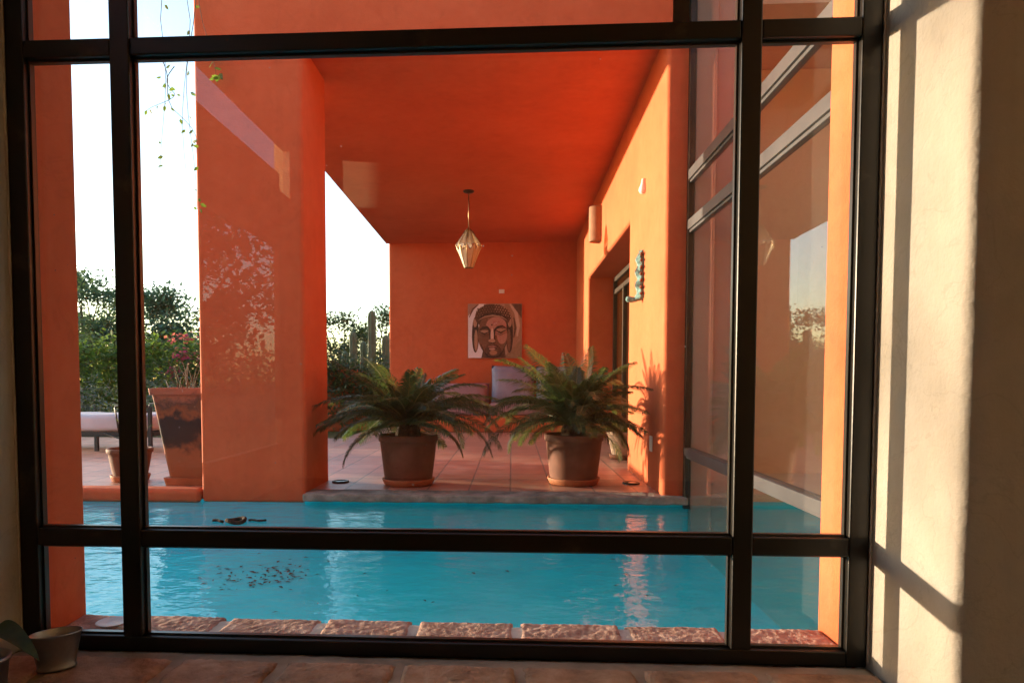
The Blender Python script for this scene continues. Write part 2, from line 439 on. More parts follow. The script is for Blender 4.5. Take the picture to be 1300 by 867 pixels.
ro = thing('terrace_roof', 'red plaster ceiling and front beam sheltering the terrace with the pendant lamp', 'roof', (-.5, 8, 3.1))
bm = bmesh.new()
prism(bm, [(4.752, 3.141), (5.36, 3.13), (11.2, 3.02), (11.2, 3.4), (4.752, 3.4)], 'x', -2.06, 1.5)
obj('ceiling', bm, M['red'], ro)
bm = bmesh.new(); box(bm, -2.224, 1.5, 4.75, 4.98, 3.142, 4.3)
bev_mod(obj('beam', bm, M['red'], ro), .03)
bm = bmesh.new(); box(bm, -2.18, 5.2, 4.99, 11.55, 3.41, 3.6)
obj('roof_slab', bm, M['room'], ro)

bm = bmesh.new(); box(bm, -2.02, 1.6, 11.2, 11.5, -.12, 3.4)
building('terrace_wall', bm, 'red plaster wall at the back of the terrace carrying the face painting', 'wall', loc=(-.5, 11.35, -.12), bevel=.03)

# side wall with the deep door recess
DY0, DY1, DZ = 6.19, 9.49, 2.195
WX0, WX1 = 1.037, 1.46
sw = thing('doorway_wall', 'sunlit orange side wall with deep doorway and clay sconce beside terrace', 'wall', (1.24, 8, -.12))
bm = bmesh.new()
prism(bm, [(4.75, -.1), (DY0, -.1), (DY0, DZ), (DY1, DZ), (DY1, -.12), (11.2, -.12), (11.2, 3.4), (4.75, 3.4)], 'x', WX0, WX1)
o = obj('plaster_wall', bm, M['red'], sw); bev_mod(o, .03, 4)
dr = None
bm = bmesh.new()
fx0, fx1 = 1.375, 1.43
for a in ((DY0 + .01, DY0 + .08, 0, DZ - .02), (DY1 - .08, DY1 - .01, 0, DZ - .02), (7.55, 7.61, 0, 1.98), (7.70, 7.76, 0, 1.98), (8.62, 8.68, 0, 1.98)):
    box(bm, fx0, fx1, a[0], a[1], a[2], a[3])
for z0, z1 in ((DZ - .075, DZ - .015), (1.955, 2.01), (.005, .09)):
    box(bm, fx0 + .004, fx1 - .004, DY0 + .08, DY1 - .08, z0, z1)
door = obj('door', bm, M['doorwood'], sw)
bm = bmesh.new(); box(bm, 1.398, 1.404, DY0 + .08, DY1 - .08, .09, DZ - .075)
obj('pane', bm, M['doorglass'], door)
bm = bmesh.new(); tube(bm, [(1.36, 7.58, .95), (1.33, 7.58, .95), (1.33, 7.58, 1.15), (1.36, 7.58, 1.15)], .008)
obj('handle', bm, M['brass'], door)

# cream return of the room beyond the glass
bm = bmesh.new(); box(bm, 1.215, 1.355, 4.70, 4.748, -.3, 3.6); box(bm, 1.357, 1.475, 4.715, 4.748, -.3, 3.6)
building('cream_pier', bm, 'narrow cream plaster edge just behind the glass wall', 'wall', M['cream'], (1.285, 4.7, -.3), .006)

# room beyond the glass wall
ir = thing('garden_room', 'dim brown room seen through the tall glass wall', 'room', (3.3, 5, -.1))
bm = bmesh.new(); box(bm, 1.465, 5.2, 6.0, 6.15, -.12, 3.4); obj('room_wall', bm, M['brown_room'], ir)
bm = bmesh.new(); box(bm, 5.0, 5.2, 2.1, 5.99, -.12, 3.6); obj('room_wall', bm, M['brown_room'], ir)
bm = bmesh.new(); box(bm, 2.71, 4.99, 2.1, 5.99, -.119, -.005); box(bm, 1.47, 2.71, 4.87, 5.99, -.119, -.005); obj('room_floor', bm, M['brown_room'], ir)
bm = bmesh.new(); box(bm, 1.22, 1.5, 2.09, 4.985, 3.61, 3.8); box(bm, 4.9, 5.2, 2.09, 4.985, 3.61, 3.8); obj('room_ceiling', bm, M['brown_room'], ir)  # middle left open as an added gap that lets sky light into the room
bm = bmesh.new(); box(bm, 1.465, 5.2, 9.6, 9.75, -.12, 3.4); obj('room_wall', bm, M['brown_room'], ir)
bm = bmesh.new(); box(bm, 5.0, 5.2, 6.16, 9.59, -.12, 3.4); obj('room_wall', bm, M['brown_room'], ir)

# tall glass wall standing along the pool
gw = thing('glass_wall', 'tall glass wall with grey horizontal mullions standing along the pool edge', 'glass wall', (1.2, 3.4, -.3))
GX = 1.2
for z0, z1 in ((1.80, 1.865), (2.13, 2.195)):
    bm = bmesh.new()
    box(bm, GX - .03, GX + .035, 2.09, 4.695, z0, z1)
    box(bm, GX - .018, GX + .018, 2.09, 4.695, z0 - .018, z0)
    o = obj('mullion', bm, M['alu'], gw); bev_mod(o, .003, 2)
bm = bmesh.new(); box(bm, GX - .03, GX + .035, 2.09, 4.695, .285, .34); box(bm, GX - .02, GX + .02, 2.09, 4.695, .27, .285)
o = obj('mullion', bm, M['alu'], gw); bev_mod(o, .003, 2)
bm = bmesh.new(); box(bm, GX - .025, GX + .012, 4.697, 4.745, WL - .01, 3.6); o = obj('mullion', bm, M['steel'], gw)
for z0, z1 in ((-.30, .27), (.342, 1.78), (1.867, 2.11), (2.197, 3.6)):
    bm = bmesh.new(); box(bm, GX - .004, GX + .004, 2.092, 4.693, z0, z1); obj('pane', bm, M['screenglass'], gw)

# ------------------------------------------------------------------ the wall we look through
WX_L, WX_R = -1.372, .932
def jamb(bm, x, sgn, y0, y1, z0, z1, far):
    """plaster reveal with a hand-rounded arris towards the room"""
    nz = 90
    prof = [(0, y1), (0, y0 + .05), (0, y0 + .018), (.005, y0 + .007), (.016, y0), (.06, y0), (far, y0), (far, y1)]
    rows = []
    for j in range(nz + 1):
        z = z0 + (z1 - z0) * j / nz
        row = []
        for i, (dx, y) in enumerate(prof):
            k = {2: 1, 3: 1.6, 4: 1.3, 1: .5}.get(i, 0)
            q = noise.noise(Vector((i * .3, 5 * sgn, z * 26))) * .002 * k + noise.noise(Vector((i * .3, 5 * sgn, z * 5))) * .0028 * k
            row.append(bm.verts.new((x + sgn * (dx + q * .6), y + q, z)))
        rows.append(row)
    for a, b in zip(rows, rows[1:]):
        for i in range(len(prof)):
            k = (i + 1) % len(prof); f = bm.faces.new((a[i], a[k], b[k], b[i])); f.smooth = i in (1, 2, 3, 4)
    bm.faces.new(rows[0][::-1]); bm.faces.new(rows[-1])
iw = thing('stucco_wall', 'rough cream plaster wall framing the window, sunlit on its right reveal', 'wall', (0, 1.65, -.45))
bm = bmesh.new(); jamb(bm, WX_R, 1, 1.462, 1.876, .0, 2.5, 1.6); obj('window_jamb', bm, M['cream'], iw)
bm = bmesh.new(); jamb(bm, WX_L, -1, 1.462, 1.876, .0, 2.5, .9); obj('window_jamb', bm, M['cream'], iw)
bm = bmesh.new(); box(bm, -2.27, 2.53, 1.46, 1.876, 2.502, 3.2); obj('lintel', bm, M['cream'], iw)
bm = bmesh.new(); box(bm, -2.27, 2.53, 1.46, 1.876, -.45, -.002); obj('wall_base', bm, M['cream'], iw)

ew = thing('exterior_wall', 'red outer plaster of the house wall around the window, standing in the pool', 'wall', (0, 1.98, -.4))
for x0, x1, nm in ((-2.6, -1.352, 'window_pier'), (.918, 5.2, 'window_pier')):
    bm = bmesh.new(); box(bm, x0, x1, 1.88, 2.078, WL - .012, 2.52); o = obj(nm, bm, M['red'], ew); bev_mod(o, .012, 3)
bm = bmesh.new(); box(bm, -2.6, 5.2, 1.88, 2.078, 2.522, 4.2); obj('lintel', bm, M['red'], ew)
bm = bmesh.new(); box(bm, -1.35, .916, 1.88, 2.055, -.45, -.01); obj('wall_base', bm, M['red'], ew)

# room behind the camera
rm = thing('house_room', 'plain cream room on this side of the window', 'room', (0, -.5, -.45))
bm = bmesh.new(); box(bm, -2.2, 2.6, -2.6, 1.459, -.5, -.4); obj('room_floor', bm, M['sillbrick'], rm)
bm = bmesh.new(); box(bm, -2.4, 2.8, -2.8, 1.87, 3.205, 3.35); obj('room_ceiling', bm, M['dim_room'], rm)
bm = bmesh.new(); box(bm, -2.2, 2.6, -2.8, -2.6, -.4, 3.2); obj('room_wall', bm, M['dim_room'], rm)
bm = bmesh.new(); box(bm, 2.54, 2.7, -2.6, 1.87, -.4, 3.2); obj('room_wall', bm, M['dim_room'], rm)
bm = bmesh.new()
for y0, y1, z0, z1 in ((-2.59, -2.15, -.4, 2.42), (-2.59, -2.43, 2.42, 3.2), (-.65, 1.87, -.4, 2.56), (-2.15, -.65, 1.95, 2.42), (-2.15, -.65, -.4, .25), (-2.43, 1.87, 2.84, 3.2), (1.2, 1.87, 2.56, 2.84), (-2.15, -.65, 2.42, 2.56)):
    box(bm, -2.06, -2.0, y0, y1, z0, z1)
obj('room_wall', bm, M['dim_room'], rm)

bm = bmesh.new(); box(bm, -6.75, -2.42, -.5, -.3, -.45, 3.3); tag(obj('sun_block_wall', bm, M['red'], loc=(-4.5, -.4, -.45)), 'added red plaster wall, out of view, blocking low sun from the near room', 'wall')  # unseen wall added to keep most low sun out of the room's side openings
# steel window
win = thing('steel_window', 'dark bronze steel framed window with nine panes, filling the plastered opening', 'window', (-.22, 1.84, .045))
FY0, FY1 = 1.81, 1.858
XB = [(-1.368, -1.317), (-1.076, -1.021), (.579, .631), (.877, .928)]
ZB = [(.046, .088), (.339, .388), (1.664, 1.711), (2.40, 2.47)]
bm = bmesh.new()
for x0, x1 in (XB[0], XB[3]): box(bm, x0, x1, FY0, FY1, ZB[0][0], ZB[3][1])
for z0, z1 in (ZB[0], ZB[3]): box(bm, XB[0][1], XB[3][0], FY0 + .001, FY1, z0, z1)
bev_mod(obj('frame', bm, M['steel'], win), .004, 2)
for x0, x1 in XB[1:3]:
    bm = bmesh.new(); box(bm, x0, x1, FY0 - .003, FY1, ZB[0][1], ZB[3][0]); bev_mod(obj('mullion', bm, M['steel'], win), .004, 2)
for z0, z1 in ZB[1:3]:
    bm = bmesh.new()
    for i in range(3): box(bm, XB[i][1], XB[i + 1][0], FY0, FY1, z0, z1)
    bev_mod(obj('transom', bm, M['steel'], win), .004, 2)
for i in range(3):
    for j in range(3):
        xa, xb, za, zb = XB[i][1], XB[i + 1][0], ZB[j][1], ZB[j + 1][0]
        bm = bmesh.new(); box(bm, xa, xb, 1.846, 1.851, za, zb)
        p = obj('pane', bm, M['glass'], win)
        bm = bmesh.new(); w = .0055; e = .0006
        for k in (0, 1):
            w2 = w + k * .0
            y0, y1 = (1.829, 1.8445)
        box(bm, xa + e, xa + w, y0, y1, za + e, zb - e); box(bm, xb - w, xb - e, y0, y1, za + e, zb - e)
        box(bm, xa + w, xb - w, y0, y1, za + e, za + w); box(bm, xa + w, xb - w, y0, y1, zb - w, zb - e)
        obj('glazing_bead', bm, M['bead'], p)

for x in (-1.3702, .9302):
    bm = bmesh.new(); pts = []; rr = []
    for i in range(260):
        z = .06 + 2.4 * i / 259
        pts.append((x + .0012 * noise.noise(Vector((x, z * 60, 0))), 1.8085 + .0025 * noise.noise(Vector((x, z * 45, 4))), z)); rr.append(.0028 + .0028 * max(-.6, noise.noise(Vector((x, 9, z * 70)))))
    tube(bm, pts, rr, 6); obj('seam', bm, M['mortar'], win)

# ------------------------------------------------------------------ stone sills
def stones(bm, x0, x1, y0, y1, z0, z1, amp, seed, step=.012, crown=.004):
    nx, ny = max(2, int((x1 - x0) / step)), max(2, int((y1 - y0) / step))
    g = []
    for j in range(ny + 1):
        row = []
        for i in range(nx + 1):
            u, v = i / nx, j / ny
            ed = min(u * (x1 - x0), (1 - u) * (x1 - x0), v * (y1 - y0), (1 - v) * (y1 - y0))
            rnd = max(0, 1 - ed / .010)
            x, y = x0 + (x1 - x0) * u, y0 + (y1 - y0) * v
            p = Vector((x * 95, y * 60, seed)); p2 = Vector((x * 11, y * 11, seed + 5))
            wx = noise.noise(Vector((y * 18, seed, 3))) * .006 * (1 if i in (0, nx) else 0)
            wy = noise.noise(Vector((x * 18, seed, 7))) * .006 * (1 if j in (0, ny) else 0)
            z = z1 + amp * noise.noise(p) + amp * 1.2 * noise.noise(p2) - .007 * rnd * rnd
            row.append(bm.verts.new((x + wx, y + wy, z)))
        g.append(row)
    for j in range(ny):
        for i in range(nx):
            f = bm.faces.new((g[j][i], g[j][i + 1], g[j + 1][i + 1], g[j + 1][i])); f.smooth = True
    rim = [g[0][i] for i in range(nx + 1)] + [g[j][nx] for j in range(1, ny + 1)] + [g[ny][i] for i in range(nx - 1, -1, -1)] + [g[j][0] for j in range(ny - 1, 0, -1)]
    low = [bm.verts.new((v.co.x, v.co.y, z0)) for v in rim]
    n = len(rim)
    for k in range(n): bm.faces.new((low[k], low[(k + 1) % n], rim[(k + 1) % n], rim[k]))
cs = thing('outer_sill', 'row of rough pinkish stones with pale joints on the sill between window and pool', 'sill', (-.2, 1.96, -.01))
edges = [-1.352, -1.17, -.88, -.577, -.293, .016, .333, .628, .917]
for k in range(8):
    a, b = edges[k] + (.012 if k else 0), edges[k + 1] - (.012 if k < 7 else 0)
    bm = bmesh.new(); stones(bm, a, b, 1.862, 2.062 + .012 * noise.noise(Vector((k * 3.3, 0, 0))), -.009, .0585, (.0018, .0028, .0022, .003)[k % 4], k * 7.1, .0055)
    obj('stone', bm, M['cantera'], cs)
bm = bmesh.new(); stones(bm, -1.351, .916, 1.862, 2.05, -.009, .0545, .0016, 3, .02); obj('mortar', bm, M['mortar'], cs)
ns = thing('inner_sill', 'brown clay brick sill inside the window, under the tin bucket', 'sill', (-.2, 1.6, 0))
ed = [-1.372, -1.19, -.886, -.601, -.29, .02, .325, .63, .932]
for row, (ya, yb) in enumerate(((1.502, 1.745), (1.455, 1.49))):
    for k in range(8):
        sh = 0
        bm = bmesh.new(); stones(bm, ed[k] + .013, ed[k + 1] - .013, ya + .0, yb, .0005, .059, .0035, 40 + k * 5.3 + row * 91, .011)
        obj('brick', bm, M['sillbrick'], ns)
bm = bmesh.new(); stones(bm, -1.371, .931, 1.456, 1.809, .0005, .052, .002, 9, .02)
obj('mortar', bm, M['sillmortar'], ns)

# ------------------------------------------------------------------ bucket, plant on the sill
bk = thing('tin_bucket', 'small oval galvanised tin bucket on the brick sill in the window corner', 'bucket', (-1.163, 1.655, .062))
bx, by = -1.163, 1.655
bm = bmesh.new()
pr = [(.050, .064), (.054, .062), (.056, .068), (.053, .072), (.058, .10), (.0645, .13), (.071, .161), (.0735, .163), (.074, .166), (.0725, .1685), (.070, .167), (.063, .13), (.056, .10), (.052, .075)]
pr = [(r * .82, .062 + (z - .062) * .89) for r, z in pr]
rings = lathe(bm, pr, bx, by, 48, 1.0, .60, R(38)); capring(bm, rings[-1]); capring(bm, rings[0], True)
obj('body', bm, M['galv'], bk)
bm = bmesh.new()
for s in (1,):
    pts = []
    for t in range(9):
        a = math.pi * t / 8
        q = Vector((.060 + .010 * math.sin(a), .015 * math.cos(a), .138 - .009 * math.sin(a)))
        pts.append((bx - q.x * math.cos(R(38)) - q.y * math.sin(R(38)), by - q.x * math.sin(R(38)) + q.y * math.cos(R(38)), q.z))
    tube(bm, pts, .0022, 6)
obj('handle', bm, M['galv'], bk)

def blade(bm, pts, width, fold=.25, mi=0, taper=1.0):
    pts = [Vector(p) for p in pts]; n = len(pts); rows = []
    for i, p in enumerate(pts):
        d = (pts[min(i + 1, n - 1)] - pts[max(i - 1, 0)]).normalized()
        s = d.cross(Vector((0, 0, 1)))
        s = s.normalized() if s.length > 1e-4 else Vector((1, 0, 0))
        up = s.cross(d).normalized()
        t = i / (n - 1); w = width * (math.sin(math.pi * min(1, .18 + t * .82)) ** .7 if taper else 1) * .5
        w = max(w, .0008)
        rows.append([bm.verts.new(p + s * w + up * w * fold), bm.verts.new(p), bm.verts.new(p - s * w + up * w * fold)])
    for a, b in zip(rows, rows[1:]):
        for k in (0, 1):
            f = bm.faces.new((a[k], a[k + 1], b[k + 1], b[k])); f.smooth = True; f.material_index = mi

sp = thing('sill_plant', 'dark green strap leaved plant in a grey pot at the edge of the sill', 'potted plant', (-1.185, 1.50, .062))
qx, qy = -1.232, 1.50
bm = bmesh.new(); rg = lathe(bm, [(.040, .063), (.043, .063), (.052, .143), (.056, .145), (.056, .154), (.050, .153), (.046, .138)], qx, qy, 32); capring(bm, rg[-1]); capring(bm, rg[0], True)
obj('pot', bm, M['galv'], sp)
for tip, mid, w in (((-1.081, 1.480, .157), (-1.190, 1.484, .222), .085), ((-1.34, 1.40, .34), (-1.27, 1.46, .33), .06), ((-1.30, 1.30, .26), (-1.25, 1.39, .33), .06), ((-1.19, 1.25, .25), (-1.19, 1.36, .32), .06)):
    base = Vector((qx, qy - .005, .14)); m_ = Vector(mid); t_ = Vector(tip)
    c = m_ * 2 - (base + t_) * .5
    pts = [base.lerp(c, u).lerp(c.lerp(t_, u), u) for u in [i / 18 for i in range(19)]]
    bm = bmesh.new(); blade(bm, pts, w, .3); obj('leaf', bm, M['leaf_pot'], sp, recalc=False)

bm = bmesh.new(); rg = lathe(bm, [(.01, .069), (.03, .069), (.044, .076), (.047, .079), (.044, .081), (.03, .075), (.01, .074)], -1.19, 1.945, 32); capring(bm, rg[-1]); capring(bm, rg[0], True)
tag(obj('dish', bm, M['white'], loc=(-1.19, 1.945, .069)), 'small white dish lying on the outdoor stones near the left mullion', 'dish')

# ------------------------------------------------------------------ potted cycads
def frond_mesh(length, curve, leaf_len, seed, yellow=0, tilt=0):
    """a pinnate frond along local +X, rising then arching; returns bmesh"""
    rnd = random.Random(seed)
    bm = bmesh.new()
    n = 22
    pts = []
    x = z = 0.; ang = curve[0]
    tw = rnd.uniform(-.6, .6)
    yy = 0.
    for i in range(n + 1):
        pts.append(Vector((x, yy, z)))
        ang = curve[0] + (curve[1] - curve[0]) * (i / n) ** 1.25
        st = length / n
        x += math.cos(ang) * st; z += math.sin(ang) * st; yy += tw * st * (i / n)
    tube(bm, pts, [.007 * (1 - .8 * i / n) for i in range(n + 1)], 5, False, 1)
    m = 82
    for k in range(m):
        t = .10 + .90 * k / (m - 1)
        f = t * n; i = min(int(f), n - 1); p = pts[i].lerp(pts[i + 1], f - i)
        d = (pts[i + 1] - pts[i]).normalized()
        side = Vector((0, 1, 0)); side = (side - d * side.dot(d)).normalized(); up = side.cross(-d).normalized()
        if up.z < 0 and abs(d.z) < .9: up = -up
        L = leaf_len * (math.sin(math.pi * min(1, .22 + .75 * t)) ** .6) * rnd.uniform(.88, 1.1)
        for s in (-1, 1):
            sweep = .38 + .55 * t + rnd.uniform(-.1, .1)
            lift = .40 - .42 * t + rnd.uniform(-.14, .14)
            dirv = (side * s + d * sweep + up * lift).normalized()
            w = .0036
            wv = d * w
            q1 = p + dirv * L * .5 + up * .004
            q2 = p + dirv * L - Vector((0, 0, 1)) * L * .30
            a = bm.verts.new(p - wv * .7); b = bm.verts.new(p + wv * .7); c_ = bm.verts.new(q1 + wv); e = bm.verts.new(q1 - wv); g = bm.verts.new(q2)
            if rnd.random() < .05: continue
            mi = 2 if rnd.random() < yellow * .6 + (.14 if t > .94 else 0) else 0
            fa = bm.faces.new((a, b, c_, e)); fb = bm.faces.new((e, c_, g)); fa.material_index = fb.material_index = mi
    return bm
FM = [M['frond'], M['rachis'], M['frond_y']]
def cycad(root, cx, cy, z, specs, seed):
    for k, (az, length, c0, c1, yel) in enumerate(specs):
        bm = frond_mesh(length, (R(c0), R(c1)), .145 * (.75 + .35 * length), seed * 100 + k, yel)
        rot = Matrix.Rotation(R(az), 4, 'Z')
        rr = .028
        bmesh.ops.transform(bm, matrix=Matrix.Translation((cx + rr * math.cos(R(az)), cy + rr * math.sin(R(az)), z)) @ rot, verts=bm.verts)
        obj('frond', bm, FM, root, recalc=False)
def pot_body(bm, cx, cy, r0, r1, z0, z1, rimh=.05, lip=.012, rot=0):
    pr = [(r0 * .3, z0), (r0 * .97, z0), (r0, z0 + .006)]
    for i in range(1, 9):
        t = i / 8; pr.append((r0 + (r1 - lip - r0) * (t ** .85), z0 + (z1 - rimh - z0) * t))
    pr += [(r1 - .002, z1 - rimh + .006), (r1, z1 - rimh + .016), (r1 + .001, z1 - .010), (r1 - .004, z1 - .001), (r1 - .012, z1), (r1 - .022, z1 - .006), (r1 - .028, z1 - .05), (r1 - .03, z1 - .06)]
    rg = lathe(bm, pr, cx, cy, 56, wob=.012)
    capring(bm, rg[0], True); return pr[-1]
def saucer_body(bm, cx, cy, r, z=0.002):
    rg = lathe(bm, [(r * .3, z), (r * .86, z), (r * .92, z + .006), (r, z + .042), (r, z + .05), (r - .008, z + .052), (r - .016, z + .046), (r * .84, z + .014), (r * .3, z + .013)], cx, cy, 56, wob=.006)
    capring(bm, rg[0], True); capring(bm, rg[-1])

def potted_palm(label, x, y, specs, seed, r0=.175, r1=.226):
    t = thing('potted_palm', label, 'potted palm', (x, y, 0), 'potted palms at the pool edge')
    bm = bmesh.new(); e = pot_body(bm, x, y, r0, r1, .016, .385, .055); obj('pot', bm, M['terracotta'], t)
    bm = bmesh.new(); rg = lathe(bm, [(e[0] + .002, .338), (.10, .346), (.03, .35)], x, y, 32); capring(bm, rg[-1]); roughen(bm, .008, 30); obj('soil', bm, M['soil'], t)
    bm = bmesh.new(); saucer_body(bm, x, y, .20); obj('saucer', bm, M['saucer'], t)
    bm = bmesh.new(); rg = lathe(bm, [(.085, .33), (.095, .37), (.09, .42), (.07, .455), (.03, .475)], x, y, 24, wob=.12); capring(bm, rg[-1]); roughen(bm, .012, 34); obj('trunk', bm, M['trunk'], t)
    cycad(t, x, y, .45, specs, seed)
    return t
def specs_for(seed, rows, lim=None):
    rnd = random.Random(seed); out = []
    for n, off, L, c0, c1, yel in rows:
        for k in range(n):
            az = off + 360 * k / n + rnd.uniform(-9, 9)
            l = L * rnd.uniform(.78, 1.12)
            if lim: l = lim(az % 360, l)
            k1 = c1 + rnd.uniform(-24, 18)
            if c0 < 10 and 205 < az % 360 < 335: continue
            if 215 < az % 360 < 325: k1 = max(k1, -30); l *= .86
            out.append((az, l, c0 + rnd.uniform(-7, 7), k1, yel))
    return out
limL = lambda az, l: l * (.92 if 60 < az < 120 else 1)
rowsA = [(13, 5, .76, 20, -66, .03), (15, 22, .80, 36, -46, .02), (13, 0, .76, 48, -22, .02), (12, 15, .68, 60, 6, .03), (6, 40, .48, 76, 50, .06), (6, 12, .55, 2, -62, .5)]
potted_palm('wide dark green cycad in terracotta pot, nearer the thick red column', -.79, 5.17, specs_for(3, rowsA, limL), 1)
def limR(az, l):
    # fronds that would run into the side wall stay shorter
    if az < 38 or az > 322: return min(l, .50)
    return l * (.92 if 60 < az < 120 else 1)
rowsB = [(13, 9, .76, 20, -64, .03), (15, 26, .80, 38, -42, .03), (14, 4, .78, 52, -8, .04), (13, 18, .74, 64, 26, .05), (7, 30, .52, 78, 54, .05), (6, 30, .52, 2, -60, .5)]
potted_palm('fuller cycad in terracotta pot, in front of the sunlit wall, with upright fronds', .475, 5.27, specs_for(11, rowsB, limR), 2)

tp = thing('small_palm', 'yellowing small palm in a pale clay pot standing in the doorway', 'potted palm', (1.13, 6.95, 0))
bm = bmesh.new(); e = pot_body(bm, 1.13, 6.95, .11, .17, .016, .28, .04); obj('pot', bm, M['paleclay'], tp)
bm = bmesh.new(); rg = lathe(bm, [(e[0] + .002, .235), (.03, .24)], 1.13, 6.95, 32); capring(bm, rg[-1]); obj('soil', bm, M['soil'], tp)
bm = bmesh.new(); saucer_body(bm, 1.13, 6.95, .15); obj('saucer', bm, M['terracotta'], tp)
cycad(tp, 1.13, 6.95, .24, [(az, .40 if 50 < az < 310 else .2, c0, c1, .7) for az, c0, c1 in ((100, 60, -10), (140, 40, -50), (180, 65, 0), (215, 35, -60), (250, 50, -40), (285, 60, -20), (10, 75, 40), (160, 80, 50))], 9)

# floor lights
def floor_light(x, y, label):
    t = thing('floor_light', label, 'floor light', (x, y, 0.0), 'round lights set in the terrace floor')
    bm = bmesh.new(); rg = lathe(bm, [(.066, .001), (.066, .010), (.060, .014), (.05, .013), (.048, .010), (.02, .010)], x, y, 32); capring(bm, rg[-1]); obj('rim', bm, M['dark'], t)
    bm = bmesh.new(); rg = lathe(bm, [(.046, .0105), (.03, .0125), (.01, .013)], x, y, 24); capring(bm, rg[-1]); obj('lens', bm, M['bulb'], t)
floor_light(-1.335, 5.24, 'round dark floor light beside the foot of the thick red column')
floor_light(.918, 5.29, 'round dark floor light beside the sunlit orange wall')

# ------------------------------------------------------------------ patio pots and lounger
pl = thing('square_planter', 'tall tapered square clay planter with dark stains beside the thick red column', 'planter', (-2.42, 5.14, 0))
def frustum(bm, cx, cy, h0, h1, z0, z1, mi=0, n=8, bow=0.):
    rings = []
    for i in range(n + 1):
        t = i / n; h = h0 + (h1 - h0) * t + bow * math.sin(math.pi * t); z = z0 + (z1 - z0) * t; r = []
        for sx, sy in ((-1, -1), (1, -1), (1, 1), (-1, 1)):
            for a in range(4):
                th = {(-1, -1): math.pi, (1, -1): 1.5 * math.pi, (1, 1): 0, (-1, 1): .5 * math.pi}[(sx, sy)] + a / 3 * math.pi / 2
                c = .03
                r.append(bm.verts.new((cx + sx * (h - c) + c * math.cos(th), cy + sy * (h - c) + c * math.sin(th), z)))
        rings.append(r)
    m = len(rings[0])
    for a, b in zip(rings, rings[1:]):
        for k in range(m):
            bm.faces.new((a[k], a[(k + 1) % m], b[(k + 1) % m], b[k]))
    return rings
bm = bmesh.new()
cx, cy = -2.45, 5.17
a = frustum(bm, cx, cy, .155, .232, .062, .69); b = frustum(bm, cx, cy, .245, .25, .69, .738, n=2); c = frustum(bm, cx, cy, .222, .21, .738, .66, n=2)
for r0, r1 in ((a[-1], b[0]), (b[-1], c[0])):
    m_ = len(r0)
    for k in range(m_): bm.faces.new((r0[k], r0[(k + 1) % m_], r1[(k + 1) % m_], r1[k]))
bm.faces.new(a[0][::-1]); bm.faces.new(c[-1])
for v in bm.verts: v.co += Vector((noise.noise(v.co * 6), noise.noise(v.co * 6 + Vector((4, 0, 0))), noise.noise(v.co * 5 + Vector((0, 4, 0))))) * .008
obj('pot', bm, M['planter'], pl)
bm = bmesh.new(); f = frustum(bm, cx, cy, .175, .185, .002, .06, n=2); bm.faces.new(f[0][::-1]); bm.faces.new(f[-1]); obj('tray', bm, M['saucer'], pl)
bm = bmesh.new()
rnd = random.Random(5)
for k in range(26):
    x, y = cx + rnd.uniform(-.15, .15), cy + rnd.uniform(-.15, .15)
    tip = Vector((x + rnd.uniform(-.1, .1), y + rnd.uniform(-.1, .1), .72 + rnd.uniform(.04, .22)))
    tube(bm, [(x, y, .66), ((x + tip.x) / 2 + rnd.uniform(-.02, .02), (y + tip.y) / 2, (.66 + tip.z) / 2 + .02), tip], [.004, .003, .0015], 4)
obj('twigs', bm, M['stem'], pl)

sp2 = thing('small_pot', 'small terracotta pot with thin grassy leaves on the patio near the lounger', 'potted plant', (-3.02, 5.23, 0))
bm = bmesh.new(); e = pot_body(bm, -3.02, 5.23, .115, .17, .012, .262, .04); obj('pot', bm, M['terracotta'], sp2)
bm = bmesh.new(); rg = lathe(bm, [(e[0] + .002, .215), (.03, .22)], -3.02, 5.23, 24); capring(bm, rg[-1]); obj('soil', bm, M['soil'], sp2)
bm = bmesh.new(); saucer_body(bm, -3.02, 5.23, .145); obj('saucer', bm, M['saucer'], sp2)
rnd = random.Random(8)
for k in range(9):
    az = rnd.uniform(0, 6.28); l = rnd.uniform(.28, .5); le = rnd.uniform(.04, .22)
    pts = [Vector((-3.02 + math.cos(az) * (.02 + le * u ** 1.8), 5.23 + math.sin(az) * (.02 + le * u ** 1.8), .215 + l * u - .1 * u ** 3)) for u in [i / 9 for i in range(10)]]
    bm = bmesh.new(); blade(bm, pts, .014, .3); obj('leaf', bm, M['leaf_vine'], sp2, recalc=False)

lg = thing('patio_lounger', 'black iron lounger with pale thick mattress on the tiled patio', 'lounger', (-4.9, 7.75, 0))
LX0, LX1, LY0, LY1 = -5.95, -4.03, 7.42, 8.12
bm = bmesh.new(); rbox(bm, LX0 + .02, LX1 - .02, LY0 + .01, LY1 - .01, .215, .405, r=.055, seg=5)
bmesh.ops.subdivide_edges(bm, edges=[e for e in bm.edges if e.calc_length() > .4], cuts=12, use_grid_fill=True); roughen(bm, .012, 3.5)
for f in bm.faces: f.smooth = True
obj('mattress', bm, M['mattress'], lg)
bm = bmesh.new()
for y in (LY0, LY1): box(bm, LX0, LX1, y - .012, y + .012, .165, .215)
for x in (LX0, LX1): box(bm, x - .012, x + .012, LY0 + .012, LY1 - .012, .167, .213)
for k in range(9): box(bm, LX0 + .1 + k * .21, LX0 + .14 + k * .21, LY0 + .012, LY1 - .012, .18, .2)
obj('frame', bm, M['blackmetal'], lg)
for x in (LX0 + .02, LX1 - .62, LX1):
    for y in (LY0, LY1):
        bm = bmesh.new(); box(bm, x - .018, x + .018, y - .018 - .03 * (y == LY0), y + .018 - .03 * (y == LY0), .001, .165 if x != LX1 else .50)
        obj('leg', bm, M['blackmetal'], lg)
